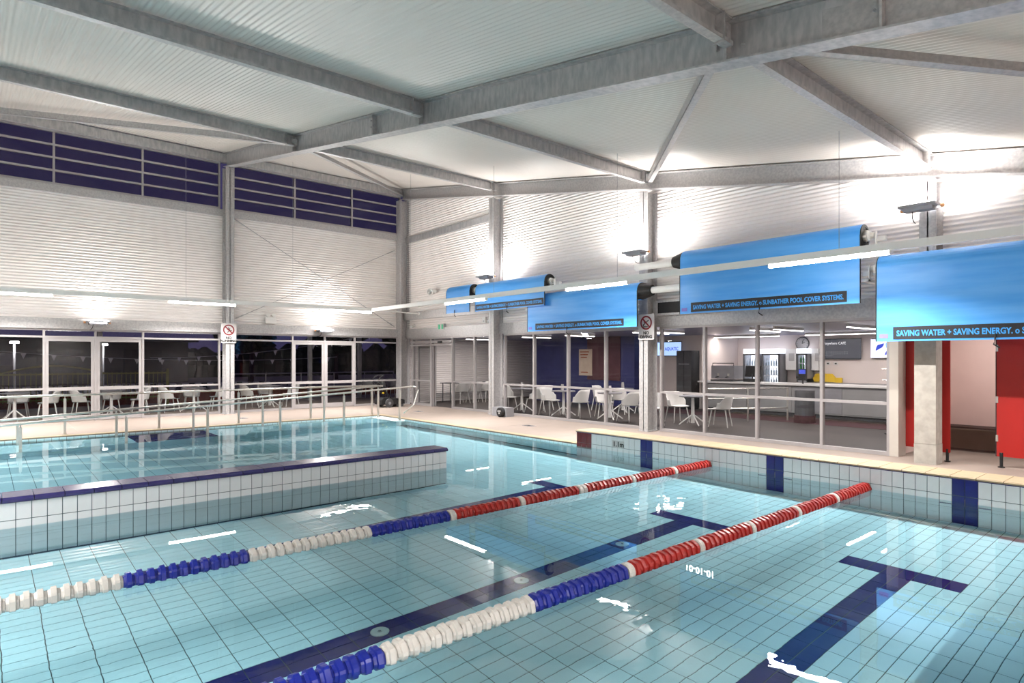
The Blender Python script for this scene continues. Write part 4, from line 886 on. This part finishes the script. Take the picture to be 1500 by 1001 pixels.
def fridge(label, y0, y1, z0, z1, m1, x=19.9):
    t = thing('drinks_fridge', label, 'fridge', (x, (y0 + y1) / 2, z0), 'glass door drinks fridges')
    mk('cabinet', B(((x + .45, y0, z0), (x + .5, y1, z1)), ((x, y0, z0), (x + .5, y0 - .04, z1)), ((x, y1 + .04, z0), (x + .5, y1, z1)), ((x, y0, z0), (x + .5, y1, z0 + .12))), 'mid_grey', t); mk('light_header', B(((x - .01, y0, z1 - .16), (x + .5, y1, z1))), 'fridge_glow', t)
    d = mk('door', B(((x - .04, y0, z0 + .12), (x, y0 - .05, z1 - .16)), ((x - .04, y1 + .05, z0 + .12), (x, y1, z1 - .16)), ((x - .04, y0, z0 + .12), (x, y1, z0 + .17)), ((x - .04, y0, z1 - .21), (x, y1, z1 - .16))), 'dark_grey', t); mk('door_glass', B(((x - .025, y0 - .05, z0 + .17), (x - .015, y1 + .05, z1 - .21))), 'glass', d)
    mk('rear_panel', B(((x + .43, y0 - .05, z0 + .12), (x + .45, y1 + .05, z1 - .16))), 'fridge_glow', t)
    n = 5 if z0 < .5 else 3; ns = int((y0 - y1 - .1) / .085)
    for k in range(n):
        z = z0 + .2 + (z1 - z0 - .45) / n * k
        mk('shelf', B(((x + .02, y0 - .05, z - .015), (x + .42, y1 + .05, z))), 'white_paint', t)
        for q in range(ns):
            y = y0 - .1 - .085 * q; mm = ('bottle_dark' if k < 1 else m1) if k < 4 else 'bottle_clear'
            bt = MB().lathe([(0, .03), (.14, .03), (.18, .012), (.22, .012)], (x + .1, y, z), (0, 0, 1), 8)
            o = thing('drink_bottle', '%s drink bottle from the left on the %s shelf of %s' % (('first', 'second', 'third', 'fourth', 'fifth', 'sixth')[q], ('lowest', 'second', 'third', 'fourth', 'top')[k], label.split(',')[0]), 'bottle', (x + .1, y, z), 'drink bottles in fridges'); mk('glass_body', bt, mm, o); mk('cap', MB().lathe([(0, .015), (.02, .015)], (x + .1, y, z + .22), (0, 0, 1), 8), 'white_plastic', o)
fridge('left tall drinks fridge, lit header, behind the counter', 11.0, 10.45, .0, 2.0, 'bottle_clear')
fridge('right tall drinks fridge, lit header, behind the counter', 10.33, 9.72, .0, 2.0, 'bottle_clear')
fridge('small bench top drinks fridge, green bottles', 9.2, 8.86, .92, 2.0, 'bottle_green', 19.95)
for k in range(3): t = thing('power_outlet', ('left', 'middle', 'right')[k] + ' power outlet under the dark menu screen', 'outlet', (CXB, 8.7 - .24 * k, 1.5), 'power outlets'); mk('plate', B(((CXB - .012, 8.62 - .24 * k, 1.47), (CXB, 8.76 - .24 * k, 1.57))), 'white_plastic', t); mk('socket', B(((CXB - .015, 8.66 - .24 * k, 1.5), (CXB - .012, 8.72 - .24 * k, 1.54))), 'black', t)
t = thing('swimwear_stand', 'dark rack of hanging goggles and swimwear at right', 'display rack', (15.5, 5.05, 0)); mk('pole', MB().tube([(15.5, 4.85, 0), (15.5, 4.85, 1.75)], .025, 8), 'black', t); mk('base', MB().lathe([(0, .3), (.02, .3), (.03, .05)], (15.5, 4.85, 0), (0, 0, 1), 20), 'black', t)
for k in range(9):
    z = 1.05 + .22 * (k % 3); y = 4.65 + .18 * (k // 3); mk('hanging_pack', B(((15.44, y - .07, z - .1), (15.47, y + .07, z + .1))), ('bottle_clear', 'dark_grey', 'logo_blue')[k % 3], t)
for z in (1.2, 1.45, 1.7): mk('hook_bar', MB().tube([(15.48, 4.5, z), (15.48, 5.2, z)], .01, 6), 'steel', t)
t = thing('queue_rail', 'stainless queue railing in front of the counter', 'railing', (15.2, 8.3, 0))
for z in (.35, .62, .88): mk('bar', MB().tube([(14.6, 9.1, z), (16.6, 7.9, z)], .018, 8), 'steel', t)
for f in (0, .5, 1): mk('post', MB().tube([(14.6 + 2 * f, 9.1 - 1.2 * f, 0), (14.6 + 2 * f, 9.1 - 1.2 * f, .9)], .024, 8), 'steel', t)
t = thing('waste_bin', 'dark round bin with maroon base at the queue rail', 'bin', (16.4, 7.3, 0)); mk('drum', MB().lathe([(.2, .24), (.85, .24), (.87, .2)], (16.4, 7.35, 0), (0, 0, 1), 20), 'dark_grey', t); mk('plinth', MB().lathe([(0, .26), (.2, .26)], (16.4, 7.35, 0), (0, 0, 1), 20), 'carpet', t)
t = thing('notice_poster', 'cream printed poster on the maroon cafe wall', 'poster', (16.96, 15.2, 1.1)); mk('sheet', B(((16.955, 15.95, 1.05), (16.97, 15.3, 2.02))), 'poster', t)
for z, y0, y1 in ((1.9, 15.9, 15.45), (1.8, 15.88, 15.5), (1.7, 15.86, 15.55), (1.15, 15.85, 15.5)): mk('print_line', B(((16.952, y0, z), (16.955, y1, z + .04))), 'poster_ink', t)
t = thing('far_table_row', 'long dark table before the corrugated wall beyond door', 'table', (14.5, 19.6, 0)); mk('top', B(((13.4, 19.3, .72), (15.8, 19.9, .75))), 'dark_grey', t)
for x in (13.5, 15.7):
    for y in (19.35, 19.85): mk('leg', MB().tube([(x, y, 0), (x, y, .72)], .02, 8), 'dark_grey', t)
for i, x in enumerate((13.7, 14.3, 14.9)): put(CH, chair_proto, x, 18.9, 0, 'white plastic chair at the dark table beyond the sliding door, %s' % ('left', 'middle', 'right')[i])
# ================================================================= OUTDOORS BEYOND LEFT GLAZING
gz = mk('outdoor_paving', B(((-30, WY + .06, -.3), (WX + 18, 26.5, -.02))), 'outdoor_paving', kind='structure', label='dim paved terrace outside the left glazing')
mk('outdoor_ground', B(((-60, 26.5, -.5), (60, 90, -.12))), 'outdoor_paving', kind='structure', label='dark ground around the outdoor pool')
mk('outdoor_pool_water', B(((-22, 30, -.2), (16, 48, -.08))), 'outdoor_water', kind='stuff', label='dark outdoor pool water under night lights', cat='water')
t = thing('brick_wall', 'low red brick wall beyond the terrace', 'wall', (0, 27, 0)); mk('wall_body', B(((-30, 27.0, -.1), (26, 27.25, .32))), 'brick_red', t); mk('wall_cap', B(((-30, 26.96, .32), (26, 27.29, .37))), 'brick_red', t)
for i in range(5):
    y = 31.5 + 3.2 * i; t = thing('outdoor_lane_rope', ('nearest', 'second', 'middle', 'fourth', 'farthest')[i] + ' floating lane rope on the outdoor pool', 'lane rope', (0, y, -.05), 'outdoor lane ropes')
    mk('cable', MB().tube([(-22, y, -.03), (16, y, -.03)], .01, 5), 'mid_grey', t); fw_ = MB()
    for k in range(50): fw_.lathe([(-.18, .09), (.18, .09)], (-21 + .74 * k, y, -.02), (1, 0, 0), 8)
    tag(mk('floats', fw_, 'float_white', t), kind='stuff')
def bunting(a, b_, sag, n, label):
    t = thing('flag_string', label, 'bunting', tuple(a), 'flag strings'); a = Vector(a); b_ = Vector(b_)
    P = [a.lerp(b_, k / 24) - Vector((0, 0, sag * 4 * (k / 24) * (1 - k / 24))) for k in range(25)]; mk('line', MB().tube(P, .008, 5), 'flag', t)
    for k in range(n):
        f = (k + .5) / n; p = a.lerp(b_, f) - Vector((0, 0, sag * 4 * f * (1 - f))); d = (b_ - a).normalized() * .09
        mk('pennant', MB().prism([p - d, p + d, p - Vector((0, 0, .22))], (0, .004, 0)), 'flag', t)
bunting((-2, 29.2, 2.2), (13.5, 29.2, 1.75), .35, 17, 'near string of white pennant flags outside'); bunting((6, 33, 1.7), (14.5, 26.8, 2.9), .3, 12, 'string of white pennant flags rising to the right outside')
def reflected_flood(x, y, h, label, p):  # post with lens and lamp added outside for a floodlight reflection in the glass
    t = thing('flood_reflection', label, 'reflection stand-in', (x, y, -.1), 'floodlight reflection stand-ins'); mk('pole', MB().tube([(x, y, -.12), (x, y, h)], .045, 10), 'mid_grey', t); mk('head', B(((x - .16, y - .2, h), (x + .16, y + .15, h + .1))), 'mid_grey', t); mk('lens', B(((x - .13, y - .22, h + .01), (x + .13, y - .2, h + .09))), 'lens', t)
    area('reflection_glow', (x, y - .35, h - .02), (math.radians(35), 0, 0), .4, .3, p, (1, .97, .95), math.pi, t)
reflected_flood(1.05, 33, 2.3, 'floodlight reflection built as a post seen left of the double doors', 28); reflected_flood(4.15, 33, 2.25, 'floodlight reflection built as a post seen through the left door leaf', 28)
# fence
t = thing('pool_fence', 'olive metal bar fence outside the left doors', 'fence', (0, 26, 0))
for z in (.25, 1.12): mk('rail', B(((-9, 25.98, z), (5.35, 26.02, z + .05))), 'fence_olive', t)
barm = MB().box((-.011, -.011, .0), (.011, .011, 1.0)).mesh('bar'); barm.materials.append(M('fence_olive'))
for k in range(100): link('bar', barm, None, t, (-8.9 + .143 * k, 26, .2)).matrix_parent_inverse = Matrix.Translation((0, 26, 0)).inverted()
for x in (-8.9, -5.4, -1.9, .35, 5.3): mk('post', B(((x - .035, 25.965, -.05), (x + .035, 26.035, 1.3))), 'fence_olive', t)
mk('arched_rail', MB().tube([(.35 + .25 * k, 26, 1.15 + .28 * math.sin(math.pi * k / 12)) for k in range(13)], .03, 8), 'fence_olive', t)
for i, (x, lb) in enumerate(((7.1, 'left'), (10.2, 'middle'), (12.4, 'right'), (3.0, 'far left'))):
    t = thing('terrace_post', lb + ' grey steel post of the terrace canopy outside', 'post', (x, 24.6, 0), 'terrace canopy posts'); mk('shaft', B(((x - .07, 24.53, -.02), (x + .07, 24.67, 3.3))), 'galv', t); mk('base_plate', B(((x - .14, 24.46, -.02), (x + .14, 24.74, .0))), 'galv', t)
mk('ceiling_terrace', B(((-30, WY + .1, 3.3), (WX + 8, 24.9, 3.4))), 'canopy', kind='structure', label='dark violet underside of the terrace canopy')
for i, (x, lb) in enumerate(((.7, 'at the left edge'), (2.95, 'behind the double doors'), (5.2, 'behind the left column'), (7.6, 'between column and far doors'))):
    put(TB, table_proto, x, 21.8, .3 * i, 'round terrace table ' + lb)
    for cx, cy, w in ((x - .72, 21.7, 'left of'), (x + .72, 21.75, 'right of'), (x + .1, 22.5, 'behind')):
        put(CH, chair_proto, cx, cy, face(cx, cy, x, 21.8), 'white chair ' + w + ' the terrace table ' + lb)
for i in range(3): put(CH, chair_proto, 12.6 + .6 * i, 24.2, 3.1, 'white chair in the dark terrace corner, %s' % ('left', 'middle', 'right')[i])
t = thing('terrace_light', 'white bulkhead light under the terrace canopy', 'ceiling light', (8.4, 23.2, 3.25)); mk('body', B(((8.1, 23.1, 3.22), (8.7, 23.3, 3.3))), 'white_paint', t); mk('diffuser', B(((8.12, 23.11, 3.20), (8.68, 23.29, 3.22))), 'cafe_led', t); area('terrace_glow', (8.4, 23.2, 3.18), (0, 0, 0), .5, .2, 14, (1, .95, .9), math.pi, t)
t = thing('terrace_railing', 'thin grey railing beyond the far double doors', 'railing', (12, 28, 0))
for z in (.55, 1.0): mk('bar', MB().tube([(8, 28, z), (16, 28, z)], .025, 8), 'steel', t)
for k in range(6): mk('post', MB().tube([(8 + 1.6 * k, 28, -.1), (8 + 1.6 * k, 28, 1.0)], .025, 8), 'steel', t)
# far buildings and trees
t = thing('far_building', 'low dark building across the outdoor pool', 'building', (-4, 52, 0)); mk('wall', B(((-22, 52, -.12), (12, 58, 2.9))), 'far_wall', t); mk('roof', B(((-22.6, 51.4, 2.9), (12.6, 58.6, 3.1))), 'dark_grey', t)
for x in (-14, -8, -2, 4, 9): mk('doorway', B(((x - 1.2, 51.95, -.1), (x + 1.2, 52.0, 2.3))), 'black', t)
for x in (-11, -5, 1): mk('wall_panel', B(((x - .6, 51.96, 1.2), (x + .6, 52.0, 2.0))), 'mid_grey', t)
for i in range(4):
    x = 16 + 7 * i; t = thing('dark_tree', ('first', 'second', 'third', 'fourth')[i] + ' dark tree right of the far building', 'tree', (x, 50, -.1), 'dark trees outside'); mk('trunk', MB().tube([(x, 50, -.12), (x + .1, 50, 3)], [.22, .14], 8), 'brown_wall', t); cr = MB()
    for k in range(60):
        a, u, r = random.uniform(0, 6.28), random.uniform(-1, 1), random.uniform(1.4, 2.6); p = Vector((x + r * math.cos(a) * math.sqrt(1 - u * u), 50 + r * math.sin(a) * math.sqrt(1 - u * u), 4.2 + 1.9 * u)); cr.lathe([(-.4, .1), (0, .6), (.4, .1)], p, (random.random(), random.random(), 1), 6)
    mk('crown', cr, 'foliage', t)
hd = MB()
for k in range(110):
    x = -45 + k * 1.0; h_ = 2.9 + random.uniform(-.8, .9); hd.lathe([(0, .9), (h_ * .4, 1.3), (h_ * .8, 1.0), (h_, .2)], (x, 63 + random.uniform(-.6, .6), -.12), (0, 0, 1), 8)
mk('outdoor_hedge', hd, 'foliage', kind='stuff', label='dark hedge beyond the outdoor pool', cat='hedge')
